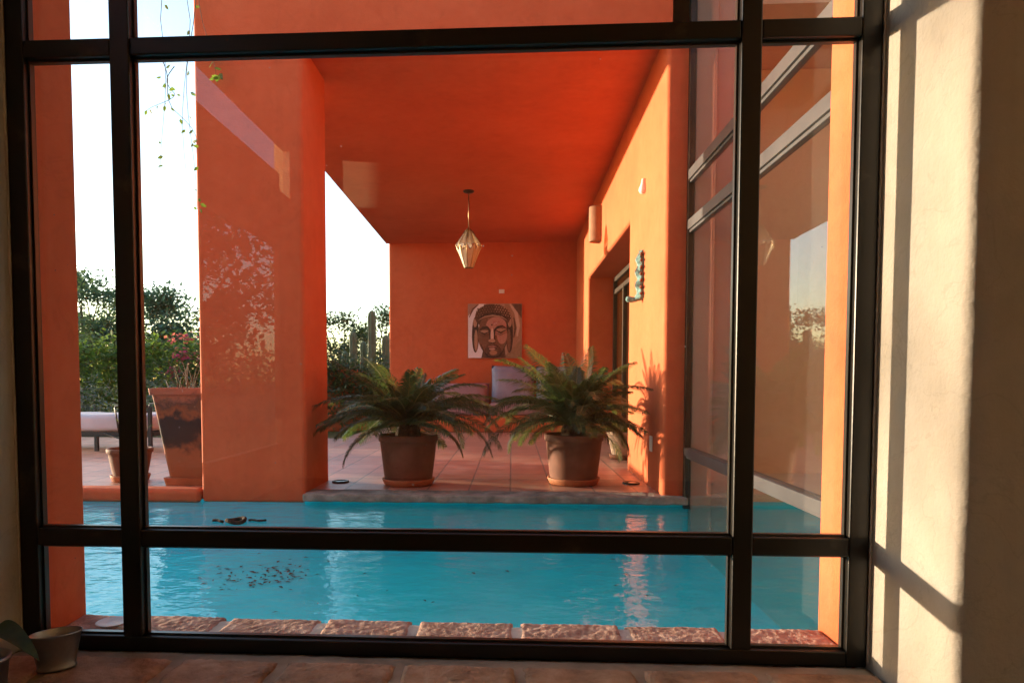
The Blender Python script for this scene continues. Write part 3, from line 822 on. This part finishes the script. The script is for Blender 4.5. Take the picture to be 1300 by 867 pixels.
for y in (LY0 - .03, LY1):
    bm = bmesh.new(); tube(bm, [(LX1, y, .50), (LX1 - .12, y, .515), (LX1 - .40, y, .508), (LX1 - .40, y, .49), (LX1 - .36, y, .2)], [.013, .013, .011, .009, .009], 6); obj('armrest', bm, M['blackmetal'], lg)
for pts_ in ([(LX1 - .55, LY0 - .03, .21), (LX1 - .01, LY0 - .03, .02)], [(LX1 - .32, LY0 - .03, .20), (LX1 - .01, LY0 - .03, .46)]):
    bm = bmesh.new(); tube(bm, pts_, .008, 6); obj('brace', bm, M['blackmetal'], lg)


# ------------------------------------------------------------------ sofa at the back wall
sf = thing('terrace_sofa', 'low built sofa with grey blue and mauve cushions under the painting', 'sofa', (-.1, 10.8, 0))
bm = bmesh.new(); rbox(bm, -1.45, 1.02, 10.35, 11.17, .002, .26, r=.02); obj('base', bm, M['red'], sf)
for x0, x1 in ((-1.42, -.36), (-.35, 1.0)):
    bm = bmesh.new(); rbox(bm, x0, x1, 10.33, 11.0, .262, .44, r=.05, seg=4); obj('seat_cushion', bm, M['mauve'], sf)
def cushion(x0, x1, z0, z1, mat, y=10.95, th=.19, tilt=8, name='back_cushion'):
    bm = bmesh.new(); n = 12; w, h = (x1 - x0) / 2, (z1 - z0) / 2
    g = {}
    for s in (-1, 1):
        for i in range(n + 1):
            for j in range(n + 1):
                u, v = i / n * 2 - 1, j / n * 2 - 1
                d = (1 - u ** 4) * (1 - v ** 4)
                if s == 1 and (i in (0, n) or j in (0, n)): g[s, i, j] = g[-1, i, j]; continue
                p = Vector((u * w * (1 - .03 * (1 - v * v)), s * th / 2 * d ** .45, v * h * (1 - .04 * (1 - u * u))))
                p += Vector((0, 1, 0)) * .008 * noise.noise(Vector((u * 2 + x0, v * 2, s)))
                p = Matrix.Rotation(R(-tilt), 3, 'X') @ p
                g[s, i, j] = bm.verts.new(p + Vector(((x0 + x1) / 2, y, (z0 + z1) / 2)))
    for s in (-1, 1):
        for i in range(n):
            for j in range(n):
                f = bm.faces.new((g[s, i, j], g[s, i + 1, j], g[s, i + 1, j + 1], g[s, i, j + 1])); f.smooth = True
    obj(name, bm, mat, sf)
cushion(-1.38, -.36, .44, .75, M['mauve'])
cushion(-.33, .36, .44, 1.03, M['cushion']); cushion(.38, 1.0, .44, 1.02, M['cushion'])

# ------------------------------------------------------------------ painting of a serene face
pt = thing('face_painting', 'square canvas of a calm bronze face with closed eyes on the red wall', 'painting', (-.28, 11.17, 1.15))
PXc, PZc, PW, PH = -.28, 1.592, .88, .88
def paint():
    bm = bmesh.new(); lay = bm.loops.layers.float_color.new('paint')
    depth = [11.164]
    def col(f, c):
        for l in f.loops: l[lay] = tuple(c) + (1,)
    for f in box(bm, PXc - PW / 2, PXc + PW / 2, 11.165, 11.199, PZc - PH / 2, PZc + PH / 2): col(f, (.42, .30, .22))
    def poly(pts, c, step=.00012):
        depth[0] -= step
        vs = [bm.verts.new((PXc + u * PW / 2, depth[0], PZc + v * PH / 2)) for u, v in pts]
        f = bm.faces.new(vs)
        if f.calc_area() and f.normal.length == 0: f.normal_update()
        f.normal_update()
        if f.normal.y > 0: f.normal_flip()
        col(f, c)
    def ell(cx, cy, rx, ry, c, n=28, a0=0, a1=360, rot=0):
        ps = []
        full = a1 - a0 >= 360
        for k in range(n + (0 if full else 1)):
            a = R(a0 + (a1 - a0) * k / n); x, y = rx * math.cos(a), ry * math.sin(a)
            ps.append((cx + x * math.cos(rot) - y * math.sin(rot), cy + x * math.sin(rot) + y * math.cos(rot)))
        poly([(max(-.99, min(.99, u)), max(-.99, min(.99, v))) for u, v in ps], c)
    def stroke(pts, w, c):
        n = len(pts); L, Rr = [], []
        for i, (x, y) in enumerate(pts):
            x0, y0 = pts[max(i - 1, 0)]; x1, y1 = pts[min(i + 1, n - 1)]
            dx, dy = x1 - x0, y1 - y0; l = math.hypot(dx, dy) or 1
            t = i / (n - 1); ww = w * (.35 + .65 * math.sin(math.pi * t)) / 2
            L.append((x - dy / l * ww, y + dx / l * ww)); Rr.append((x + dy / l * ww, y - dx / l * ww))
        poly(L + Rr[::-1], c)
    WHT, TAN, BRN, DK, MID, PNK, LT = (.78, .74, .74), (.40, .24, .15), (.10, .045, .022), (.028, .013, .008), (.19, .085, .042), (.46, .22, .16), (.66, .48, .38)
    poly([(-.99, -.99), (-.45, -.99), (-.35, .99), (-.99, .99)], WHT)
    poly([(.45, -.99), (.99, -.99), (.99, .99), (.35, .99)], (.34, .20, .12))
    poly([(.3, -.99), (.99, -.99), (.99, -.3)], (.26, .17, .09))
    poly([(.62, .99), (.99, .99), (.99, .45)], (.10, .055, .035))
    poly([(-.99, .99), (-.62, .99), (-.99, .55)], (.35, .2, .14))
    stroke([(.55, .99), (.78, .65), (.86, .2), (.82, -.2)], .14, (.55, .40, .30)); stroke([(.70, .5), (.76, .1), (.70, -.25)], .09, BRN)
    stroke([(-.95, .5), (-.82, .8), (-.6, .98)], .07, BRN)
    # ears
    for s, cx in ((-1, -.72), (1, .54)):
        ell(cx, -.14, .13, .66, DK); ell(cx - .02 * s, -.35, .065, .40, (.40, .22, .13) if s < 0 else MID); ell(cx + .01 * s, .30, .07, .16, TAN)
    # neck, head
    poly([(-.5, -.99), (.40, -.99), (.36, -.62), (-.42, -.62)], BRN)
    ell(-.08, .52, .66, .46, BRN)
    ell(-.08, -.14, .55, .80, MID)
    ell(.05, .18, .38, .34, PNK); ell(.26, -.14, .19, .34, (.42, .2, .14)); ell(-.34, -.2, .2, .4, (.18, .08, .04))
    ell(-.07, -.72, .32, .20, BRN); ell(-.06, -.80, .14, .09, (.36, .17, .09))
    # hair curls
    for r in range(6):
        for k in range(14):
            u = -.66 + k * .095 + (r % 2) * .045; v = .52 + r * .085 + .10 * (1 - ((u + .08) / .62) ** 2)
            if abs((u + .08) / .66) ** 2 + max(0, (v - .52) / .47) ** 2 < 1.02:
                ell(u, v, .042, .038, DK if u < .0 or r < 2 else (.14, .065, .035), 8); ell(u + .008, v + .008, .022, .02, (.34, .19, .10) if u < 0 else (.55, .36, .24), 6)
    stroke([(-.63, .44), (-.4, .58), (-.08, .63), (.25, .58), (.47, .44)], .08, DK)
    stroke([(-.6, .40), (-.38, .52), (-.08, .57), (.24, .52), (.44, .40)], .045, (.46, .30, .2))
    # brows, nose, eyes
    stroke([(-.58, .02), (-.45, .12), (-.28, .13), (-.19, .02), (-.17, -.22), (-.20, -.40)], .075, DK)
    stroke([(.42, .10), (.27, .18), (.10, .14), (-.01, .02), (-.03, -.2), (.02, -.38)], .08, DK)
    ell(-.10, -.16, .06, .26, LT); ell(-.11, -.37, .13, .08, TAN); stroke([(-.24, -.41), (-.1, -.46), (.05, -.41)], .05, DK)
    for cx, t in ((-.38, .0), (.22, .05)):
        ell(cx, -.04 + t, .16, .075, TAN); stroke([(cx - .19, -.03 + t), (cx, -.12 + t), (cx + .19, -.02 + t)], .065, DK); stroke([(cx - .17, -.14 + t), (cx, -.20 + t), (cx + .17, -.12 + t)], .03, BRN)
        stroke([(cx - .16, .03 + t), (cx, .07 + t), (cx + .16, .04 + t)], .03, BRN)
    ell(-.11, .22, .028, .028, DK, 10)
    for k in range(10): ell(random.uniform(-.1, .25), random.uniform(.22, .42), random.uniform(.02, .05), random.uniform(.02, .04), random.choice([(.52, .22, .18), (.60, .36, .30), (.42, .14, .12)]), 7)
    # lips
    stroke([(-.32, -.55), (-.2, -.52), (-.1, -.55), (0, -.52), (.13, -.55)], .07, BRN); ell(-.10, -.585, .17, .035, (.40, .16, .12)); stroke([(-.29, -.60), (-.1, -.615), (.10, -.60)], .03, DK); ell(-.10, -.665, .12, .04, (.50, .27, .2))
    stroke([(-.50, -.5), (-.40, -.78), (-.25, -.93), (-.05, -.97), (.18, -.9), (.32, -.7), (.42, -.45)], .06, DK)
    return bm
obj('canvas', paint(), M['paint'], pt, recalc=False)

# plates on the walls
def plate(label, bm, loc, name='wall_plate', cat='wall plate'):
    return tag(obj(name, bm, M['white'], loc=loc), label, cat)
bm = bmesh.new(); rbox(bm, -.215, -.125, 11.186, 11.1985, 2.20, 2.265, r=.004); rbox(bm, -.205, -.175, 11.182, 11.188, 2.215, 2.25, r=.003); rbox(bm, -.165, -.135, 11.182, 11.188, 2.215, 2.25, r=.003)
plate('small pale wall plate above the face painting', bm, (-.17, 11.199, 2.2))
bm = bmesh.new(); rbox(bm, 1.024, 1.0355, 5.08, 5.15, .27, .385, r=.004); rbox(bm, 1.020, 1.026, 5.10, 5.13, .30, .355, r=.003)
plate('white outlet plate low on the sunlit wall behind palm tips', bm, (1.0365, 5.115, .27))
bm = bmesh.new(); lathe(bm, [(.004, 2.375), (.014, 2.37), (.018, 2.34), (.024, 2.32), (.034, 2.30), (.036, 2.28), (.026, 2.262), (.006, 2.258)], 1.025, 5.5, 24)
tag(obj('wall_shell', bm, M['white'], loc=(1.025, 5.5, 2.258)), 'small white pear shaped ornament high on the sunlit orange wall', 'ornament')

# ------------------------------------------------------------------ clay sconce and carved ornament
sc = thing('clay_sconce', 'cylindrical brown clay sconce on the sunlit wall above the doorway', 'wall lamp', (1.036, 8.2, 2.42))
bm = bmesh.new()
seg = 24; prof = [(.098, 2.42), (.10, 2.44), (.10, 2.80), (.098, 2.825), (.088, 2.825), (.088, 2.42)]
rr = []
for r, z in prof:
    rr.append([bm.verts.new((1.035 - 1.35 * r * math.sin(math.pi * k / seg), 8.2 + r * math.cos(math.pi * k / seg), z)) for k in range(seg + 1)])
for a, b in zip(rr, rr[1:] + rr[:1]):
    for k in range(seg):
        f = bm.faces.new((a[k], a[k + 1], b[k + 1], b[k])); f.smooth = True
bev = obj('shade', bm, M['clay_lamp'], sc)
bm = bmesh.new(); lathe(bm, [(.012, 2.54), (.03, 2.57), (.034, 2.60), (.022, 2.64), (.014, 2.68)], .99, 8.2, 16); obj('bulb', bm, M['bulb'], sc)
bm = bmesh.new(); box(bm, .99, 1.0355, 8.18, 8.22, 2.68, 2.72); obj('bracket', bm, M['dark'], sc)

on = thing('carved_ornament', 'worn turquoise carved ornament with toothed edge hanging on the sunlit wall', 'ornament', (1.03, 5.56, 1.43))
bm = bmesh.new()
n = 26; rows = []
for i in range(n + 1):
    t = i / n; z = 1.44 + .385 * t
    wy = .058 + .010 * math.sin(t * 19) - .020 * max(0, t - .85) / .15
    d = .052 + .010 * math.sin(t * 23 + 1) - .016 * max(0, t - .8) / .2
    rows.append([bm.verts.new((1.0355 - dd, 5.56 + yy, z)) for yy, dd in ((-wy, .0), (-wy, d * .45), (-wy * .5, d), (wy * .4, d * .92), (wy, d * .4), (wy, .0))])
for a, b in zip(rows, rows[1:]):
    for k in range(5): bm.faces.new((a[k], a[k + 1], b[k + 1], b[k]))
bm.faces.new(rows[0][::-1]); bm.faces.new(rows[-1])
roughen(bm, .006, 40)
obj('carving', bm, M['turq'], on)
bm = bmesh.new()
for k in range(7):
    z = 1.475 + k * .052
    lathe(bm, [(.015, 0), (.012, .016), (.004, .034)], 0, 0, 10) if False else None
    tube(bm, [(1.018, 5.515, z), (1.012, 5.485, z + .006), (1.008, 5.458, z + .003)], [.014, .011, .004], 8)
obj('teeth', bm, M['terracotta'], on)
bm = bmesh.new(); tube(bm, [(1.02, 5.565, 1.452), (.985, 5.57, 1.440), (.955, 5.575, 1.440), (.925, 5.58, 1.448), (.912, 5.58, 1.452)], [.020, .018, .024, .024, .012], 12)
obj('foot', bm, M['turq'], on)

# ------------------------------------------------------------------ pendant lamp
LXc, LYc = -.528, 8.346
LZ = 3.077
pd = thing('pendant_lamp', 'faceted pale slatted pendant lamp hanging from the red terrace ceiling', 'pendant lamp', (LXc, LYc, LZ))
bm = bmesh.new(); rg = lathe(bm, [(.066, LZ - .002), (.066, LZ - .014), (.05, LZ - .026), (.012, LZ - .032)], LXc, LYc, 28); capring(bm, rg[-1]); obj('canopy', bm, M['dark'], pd)
bm = bmesh.new(); tube(bm, [(LXc, LYc, LZ - .03), (LXc, LYc, 2.60)], .006, 8); obj('cord', bm, M['brass'], pd)
bm = bmesh.new(); rg = lathe(bm, [(.014, 2.63), (.040, 2.605), (.040, 2.590), (.022, 2.585), (.020, 2.52)], LXc, LYc, 20); capring(bm, rg[-1]); obj('socket', bm, M['brass'], pd)
bm = bmesh.new(); rg = lathe(bm, [(.012, 2.52), (.018, 2.49), (.036, 2.45), (.04, 2.425), (.028, 2.395), (.008, 2.382)], LXc, LYc, 20); capring(bm, rg[-1]); obj('bulb', bm, M['bulb'], pd)
bm = bmesh.new(); K = 10; Rw, Rt, Rb = .160, .045, .055; zt, zw, zb, zp = 2.598, 2.425, 2.158, 2.36
ang = lambda k: 2 * math.pi * (k + .3) / K
pt3 = lambda r, a, z: Vector((LXc + r * math.cos(a), LYc + r * math.sin(a), z))
for k in range(K):
    tube(bm, [pt3(Rt, ang(k), zt), pt3(Rw, ang(k), zw), pt3(Rb, ang(k), zb)], .0048, 6)
    tube(bm, [pt3(Rw, ang(k), zw), pt3(Rw * .80, ang(k + .5), zp)], .004, 5); tube(bm, [pt3(Rw, ang(k + 1), zw), pt3(Rw * .80, ang(k + .5), zp)], .004, 5)
tube(bm, [pt3(Rt, ang(k), zt) for k in range(K + 1)], .004, 5); tube(bm, [pt3(Rb, ang(k), zb) for k in range(K + 1)], .004, 5)
obj('cage', bm, M['brass'], pd)
for k in range(K):
    bm = bmesh.new()
    for h in (0, 1):
        a0, a1 = ang(k + h * .5), ang(k + .5 + h * .5)
        ra0, ra1 = (Rw, Rw * .80) if h == 0 else (Rw * .80, Rw)
        z0, z1 = (zw, zp) if h == 0 else (zp, zw)
        q = [pt3(Rb * .98, a0, zb), pt3(Rb * .98, a1, zb), pt3(ra1 * .97, a1, z1 - .01), pt3(ra0 * .97, a0, z0 - .01)]
        vs = [bm.verts.new(p) for p in q]; bm.faces.new(vs)
    q = [pt3(Rt, ang(k), zt - .004), pt3(Rt, ang(k + 1), zt - .004), pt3(Rw * .985, ang(k + 1), zw), pt3(Rw * .985, ang(k), zw)]
    gb = bmesh.new(); gb.faces.new([gb.verts.new(p) for p in q]); obj('glass_panel', gb, M['amber'], pd)
    o = obj('panel', bm, M['lampwood'], pd)
    sm = o.modifiers.new('thick', 'SOLIDIFY'); sm.thickness = .003

# ------------------------------------------------------------------ vegetation
def leaf_cloud(bm, centres, n, size, rnd, mi=0, flat=.6, aspect=.45):
    for _ in range(n):
        c, rad = rnd.choice(centres)
        p = Vector((rnd.gauss(0, 1), rnd.gauss(0, 1), rnd.gauss(0, flat))) * rad * .5 + c
        d = Vector((rnd.uniform(-1, 1), rnd.uniform(-1, 1), rnd.uniform(-.7, .5))).normalized()
        s = d.cross(Vector((rnd.uniform(-.5, .5), rnd.uniform(-.5, .5), 1))).normalized()
        l = size * rnd.uniform(.6, 1.3); w = l * aspect
        vs = [bm.verts.new(p - d * l * .5), bm.verts.new(p + s * w * .5), bm.verts.new(p + d * l * .5), bm.verts.new(p - s * w * .5)]
        f = bm.faces.new(vs); f.material_index = mi
def tree(name, label, cat, loc, height, rad, n, size, mat, seed, group=None, clusters=22, flat=.55, low=.35, bare=.0):
    rnd = random.Random(seed)
    t = thing(name, label, cat, loc, group)
    L = Vector(loc); cents = []
    bm = bmesh.new()
    th = height * low
    tube(bm, [L, L + Vector((.06 * height * rnd.uniform(-.5, .5), 0, th * .6)), L + Vector((.05 * height * rnd.uniform(-1, 1), 0, th))], [.035 * height * .6, .03 * height * .6, .022 * height * .6], 8)
    fork = L + Vector((0, 0, th * .95))
    for k in range(clusters):
        a = rnd.uniform(0, 6.283); r = rad * math.sqrt(rnd.uniform(.03, 1)); tz = rnd.uniform(0, 1)
        z = height * (low + (1 - low) * tz) ; r *= (1 - .75 * max(0, tz - .35) / .65) * (.55 + .45 * min(1, tz / .3))
        c = L + Vector((r * math.cos(a), r * math.sin(a), z - rad * .12)); cents.append((c, rad * rnd.uniform(.20, .38)))
        m = fork.lerp(c, .5) + Vector((rnd.uniform(-.1, .1), rnd.uniform(-.1, .1), .05 * height))
        tube(bm, [fork, m, c], [.010 * height, .006 * height, .002 * height], 5, False)
    obj('trunk', bm, M['bark'], t)
    bm = bmesh.new(); leaf_cloud(bm, cents, n, size, rnd, 0, flat)
    obj('crown', bm, mat, t, recalc=False)
    return t
G = -.12
tree('garden_tree', 'taller feathery green tree beyond the hedge, next to the window\'s left edge', 'tree', (-11.6, 18, G), 3.95, 1.9, 9500, .15, M['leaf_tree'], 21, 'trees behind the hedge', 30)
tree('garden_tree', 'rounded feathery tree beyond the hedge, above the square planter', 'tree', (-9.0, 17.2, G), 3.35, 1.8, 9500, .15, M['leaf_tree'], 22, 'trees behind the hedge', 30)
tree('garden_tree', 'smaller tree half hidden between the two larger garden trees', 'tree', (-13.6, 21, G), 3.2, 1.8, 3000, .16, M['leaf_tree'], 23, 'trees behind the hedge', 22)
tree('garden_tree', 'loose dark leaved tree with open twigs behind the cactus', 'tree', (-3.72, 14.6, G), 2.55, 1.2, 6500, .10, M['leaf_dark'], 24, 'trees behind the hedge', 18, .7, .3)
tree('garden_tree', 'thin leafy tree beside the terrace back wall corner, behind the cactus', 'tree', (-3.0, 15.6, G), 2.75, 1.0, 4600, .10, M['leaf_far'], 25, 'trees behind the hedge', 16, .8, .3)
tree('garden_tree', 'open crowned tree left of the pool, out of view, dappling the window light', 'tree', (-30.5, 12.4, G), 5.4, 2.5, 5200, .13, M['leaf_tree'], 27, None, 60, .9, .25)
tree('garden_tree', 'broad tree in the garden behind the house, seen only as a reflection', 'tree', (-5.9, -8.2, G), 4.6, 2.6, 9000, .22, M['leaf_tree'], 26, None, 44)

def mass(name, label, cat, pts, n, size, mats, seed, flat=.9, aspect=.5, extra=None):
    rnd = random.Random(seed); bm = bmesh.new()
    leaf_cloud(bm, pts, n, size, rnd, 0, flat, aspect)
    if extra: extra(bm, rnd)
    loc = (sum(p[0].x for p in pts) / len(pts), sum(p[0].y for p in pts) / len(pts), G)
    o = obj(name, bm, mats, loc=loc, recalc=False); tag(o, label, cat); return o
rnd = random.Random(31)
pts = []
for k in range(60):
    x = -13 + 8.3 * k / 59
    for z, r in ((.25, .55), (.75, .55), (1.25, .45)):
        pts.append((Vector((x + rnd.uniform(-.1, .1), 12.9 + rnd.uniform(-.2, .2), z + rnd.uniform(-.05, .12))), r))
mass('hedge', 'long clipped green hedge behind the patio lounger', 'hedge', pts, 19000, .13, M['leaf_hedge'], 32, .8)
def flowers(bm, rnd):
    for k in range(9):
        c = Vector((-5.75 + rnd.uniform(-.4, .4), 12.0 + rnd.uniform(-.25, .1), 1.22 + rnd.uniform(-.3, .32)))
        leaf_cloud(bm, [(c, .13)], 26, .07, rnd, 1, 1, .9)
pts = [(Vector((-5.6 + rnd.uniform(-.6, .6), 12.3 + rnd.uniform(-.2, .2), rnd.uniform(.1, 1.25))), .42) for k in range(22)]
mass('flowering_shrub', 'bougainvillea with bright pink red flowers at the hedge end by the column', 'shrub', pts, 2400, .08, [M['leaf_dark'], M['pink']], 33, .9, .5, flowers)
for k, (x, y, lab) in enumerate(((-6.9, 10.4, 'grey green lavender like bush behind the lounger mattress'), (-5.3, 10.2, 'grey green bush behind the tall square planter'), (-8.3, 10.9, 'grey green bush farthest along the lounger patio edge'))):
    pts = [(Vector((x + rnd.uniform(-.55, .55), y + rnd.uniform(-.3, .3), rnd.uniform(0, .62))), .34) for k_ in range(14)]
    mass('lavender_bush', lab, 'bush', pts, 2200, .085, M['leaf_grey'], 34 + k, .9, .22)['group'] = 'bushes at the patio edge'
pts = [(Vector((-2.9 + rnd.uniform(-.8, .9), 11.9 + rnd.uniform(-.3, .3), rnd.uniform(0, .75))), .4) for k in range(20)]
mass('dark_shrub', 'dark dense shrub behind the left palm, outside the terrace opening', 'shrub', pts, 2600, .09, M['leaf_dark'], 40, .9, .5)
pts = [(Vector((-4.6 + rnd.uniform(-.9, .9), 13.4 + rnd.uniform(-.3, .3), rnd.uniform(0, 1.0))), .45) for k in range(20)]
mass('dark_shrub', 'dark shrub with reddish soil around it, under the open twiggy tree', 'shrub', pts, 2200, .10, M['leaf_dark'], 41, .9, .5)

pts = [(Vector((-3.05 + rnd.uniform(-.55, .75), 11.95 + rnd.uniform(-.2, .2), rnd.uniform(.55, 1.05))), .26) for k in range(16)]
mass('dark_shrub', 'loose dark shrub spilling over the low curved red bed wall', 'shrub', pts, 3000, .085, M['leaf_dark'], 44, .9, .5)

ct = thing('column_cactus', 'group of tall ribbed cactus columns seen through the terrace side opening', 'cactus', (-2.75, 13, G))
for x, y, h, r in ((-2.68, 13.0, 2.12, .10), (-3.02, 12.9, 1.72, .095), (-2.90, 13.25, 1.55, .09), (-2.43, 13.1, 1.66, .095), (-3.25, 13.2, 1.35, .09), (-2.2, 13.3, 1.3, .09), (-2.62, 12.7, 1.2, .085)):
    bm = bmesh.new(); rings = []; seg = 40
    for t in [i / 12 * .93 for i in range(13)] + [.945, .96, .972, .982, .99, .996, 1.0]:
        z = G + (h - G) * t
        rr = .8 * r * ((.9 + .06 * math.sin(t * 9 + x)) * math.sqrt(max(0, 1 - (max(0, t - .93) / .07) ** 2))); rr = max(rr, .006)
        rings.append([bm.verts.new((x + rr * (1 + .16 * math.cos(8 * 2 * math.pi * k / seg)) * math.cos(2 * math.pi * k / seg), y + rr * (1 + .16 * math.cos(8 * 2 * math.pi * k / seg)) * math.sin(2 * math.pi * k / seg), z)) for k in range(seg)])
    for a, b in zip(rings, rings[1:]):
        for k in range(seg):
            f = bm.faces.new((a[k], a[(k + 1) % seg], b[(k + 1) % seg], b[k])); f.smooth = True
    bm.faces.new(rings[-1]); obj('stem', bm, M['cactus'], ct)

# low curved red garden wall outside the opening
bm = bmesh.new(); pts = []
n = 26
def arc(r): return [(-3.2 + r * math.cos(R(200 + 140 * k / n)) * 1.0, 12.5 + r * math.sin(R(200 + 140 * k / n)) * .9) for k in range(n + 1)]
prism(bm, arc(.62) + arc(.48)[::-1], 'z', G, .98)
o = obj('planter_wall', bm, M['red'], loc=(-3.2, 12.0, G)); tag(o, 'low curved red plaster bed wall outside the terrace opening', 'garden wall'); bev_mod(o, .03, 3)

# hanging vine at the beam
hv = thing('hanging_vine', 'thin climbing vine with few leaves hanging down beside the thick red column', 'vine', (-2.3, 4.6, 4.2))
rnd = random.Random(51); sbm = bmesh.new(); lbm = bmesh.new()
def leafat(p, size):
    d = Vector((rnd.uniform(-1, 1), rnd.uniform(-1, 1), rnd.uniform(-1, .2))).normalized(); s = d.cross(Vector((rnd.uniform(-1, 1), 1, .3))).normalized(); u = s.cross(d)
    ps = [p, p + d * size * .35 + s * size * .3 + u * size * .06, p + d * size * .75 + s * size * .22, p + d * size * 1.1, p + d * size * .75 - s * size * .22, p + d * size * .35 - s * size * .3 + u * size * .06]
    vs = [lbm.verts.new(q) for q in ps]; lbm.faces.new((vs[0], vs[1], vs[2], vs[3])); lbm.faces.new((vs[0], vs[3], vs[4], vs[5]))
for k, (x0, z0, x1, z1, lf) in enumerate(((-2.22, 4.2, -2.13, 1.95, 14), (-2.25, 4.2, -2.40, 2.25, 14), (-2.20, 4.2, -2.24, 2.2, 10), (-2.15, 4.2, -2.02, 2.82, 12), (-2.36, 2.95, -2.16, 2.35, 6), (-2.27, 2.9, -2.48, 2.62, 10))):
    pts = []
    for i in range(15):
        t = i / 14
        pts.append(Vector((x0 + (x1 - x0) * t + .07 * math.sin(t * 7 + k * 2) * (1 - abs(2 * t - 1)), 4.62 + .05 * math.sin(t * 5 + k), z0 + (z1 - z0) * t)))
    tube(sbm, pts, [.0035 * (1 - .6 * i / 14) for i in range(15)], 5, False)
    for _ in range(lf):
        t = rnd.uniform(.35, 1) if k not in (3,) else rnd.uniform(.8, 1); i = min(13, int(t * 14)); p = pts[i].lerp(pts[i + 1], t * 14 - i)
        leafat(p + Vector((rnd.uniform(-.03, .03), 0, rnd.uniform(-.02, .02))), rnd.uniform(.024, .042) if k != 3 else rnd.uniform(.05, .075))
obj('stem', sbm, M['stem'], hv); obj('foliage', lbm, M['leaf_vine'], hv, recalc=False)

# far tree line closing the garden
rnd = random.Random(61); bm = bmesh.new(); cents = []
for k in range(90):
    x = -60 + 110 * k / 89; y = 48 + rnd.uniform(-4, 8)
    for _ in range(3): cents.append((Vector((x + rnd.uniform(-1, 1), y, rnd.uniform(.3, 2.4))), 1.5))
for k in range(60):
    x = -70 + 74 * k / 59; y = -42 - 10 * abs(math.sin(k)) 
    for _ in range(3): cents.append((Vector((x + rnd.uniform(-1, 1), y, rnd.uniform(.3, 3.4))), 1.7))
leaf_cloud(bm, cents, 36000, .5, rnd, 0, .7, .6)
tag(obj('far_woods', bm, M['leaf_far'], recalc=False), kind='stuff')

# ------------------------------------------------------------------ things in the pool
rnd = random.Random(71); bm = bmesh.new()
for k in range(130):
    a = rnd.uniform(0, 6.283); r = rnd.gauss(0, 1)
    x, y = -1.44 + .15 * rnd.gauss(0, 1), 3.86 + .15 * rnd.gauss(0, 1)
    if k > 112: x, y = rnd.uniform(-1.6, .9), rnd.uniform(2.25, 4.3)
    s = rnd.uniform(.008, .024); a = rnd.uniform(0, 6.283)
    c, q = math.cos(a) * s, math.sin(a) * s
    z = PZ + .003 + rnd.uniform(0, .006)
    vs = [bm.verts.new(p) for p in ((x + c, y + q, z), (x - q * .4, y + c * .4, z + .003), (x - c, y - q, z), (x + q * .4, y - c * .4, z + .002))]; bm.faces.new(vs)
tag(obj('fallen_leaves', bm, M['soil'], recalc=False), 'dark fallen leaves scattered on the turquoise pool bottom', kind='stuff')
bm = bmesh.new()
pts = [Vector((-1.69 + .052 * math.cos(a), 4.07 + .055 * math.sin(a), WL + .008 + .006 * math.sin(a * 2))) for a in [i * .33 for i in range(22)]]
pts += [Vector((-1.62 - .02 * i - .1, 4.06 - .02 * math.sin(i * .9), WL + .006)) for i in range(2, 7)]
pts2 = [Vector((-1.62 + .018 * i, 4.09 + .012 * math.sin(i * 1.2), WL + .006)) for i in range(7)]
tube(bm, pts[:22], .013, 8); tube(bm, pts[22:], .009, 8); tube(bm, pts2, .007, 8)
tag(obj('pool_hose', bm, M['soil'], loc=(-1.69, 4.07, WL)), 'dark loop of hose floating on the pool in front of the column', 'hose')

# ------------------------------------------------------------------ light, sky, camera
SUN = Vector((.931, -.358, -.064)).normalized()           # direction the light travels
sun = bpy.data.lights.new('sun', 'SUN'); sun.energy = 2.6; sun.angle = R(.6); sun.color = (1, .80, .57)
so = bpy.data.objects.new('sun', sun); COL.objects.link(so)
so.rotation_euler = SUN.to_track_quat('-Z', 'Y').to_euler(); so.location = (-20, 8, 6)
w = bpy.data.worlds.new('World'); S.world = w; w.use_nodes = True
nt = w.node_tree; nt.nodes.clear()
sky = nt.nodes.new('ShaderNodeTexSky'); sky.sky_type = 'NISHITA'; sky.sun_disc = False
sky.sun_elevation = R(6); sky.sun_rotation = math.atan2(-SUN.x, -SUN.y)
sky.air_density = 1.0; sky.dust_density = .7; sky.ozone_density = 1.5
bg = nt.nodes.new('ShaderNodeBackground'); bg.inputs['Strength'].default_value = .15
wo = nt.nodes.new('ShaderNodeOutputWorld')
nt.links.new(sky.outputs[0], bg.inputs[0]); nt.links.new(bg.outputs[0], wo.inputs[0])

cam = bpy.data.cameras.new('camera'); co = bpy.data.objects.new('camera', cam); COL.objects.link(co)
co.location = (0, 0, .8); co.rotation_euler = (R(90 - 2.7), 0, R(3.2))
cam.sensor_width = 36; cam.lens = 867 / 1300 * 36; cam.shift_x = .03733; cam.shift_y = .06876
cam.clip_end = 1500; cam.clip_start = .02
S.camera = co
S.view_settings.view_transform = 'Standard'; S.view_settings.look = 'None'
S.view_settings.exposure = 2.45; S.view_settings.gamma = 1; S.view_settings.use_curve_mapping = False
S.render.engine = 'CYCLES'
c = S.cycles
c.use_denoising = True
try: c.denoiser = 'OPENIMAGEDENOISE'
except Exception: pass
c.max_bounces = 14; c.diffuse_bounces = 6; c.glossy_bounces = 6; c.transmission_bounces = 8; c.transparent_max_bounces = 40
c.caustics_reflective = False; c.caustics_refractive = False
c.sample_clamp_indirect = 8
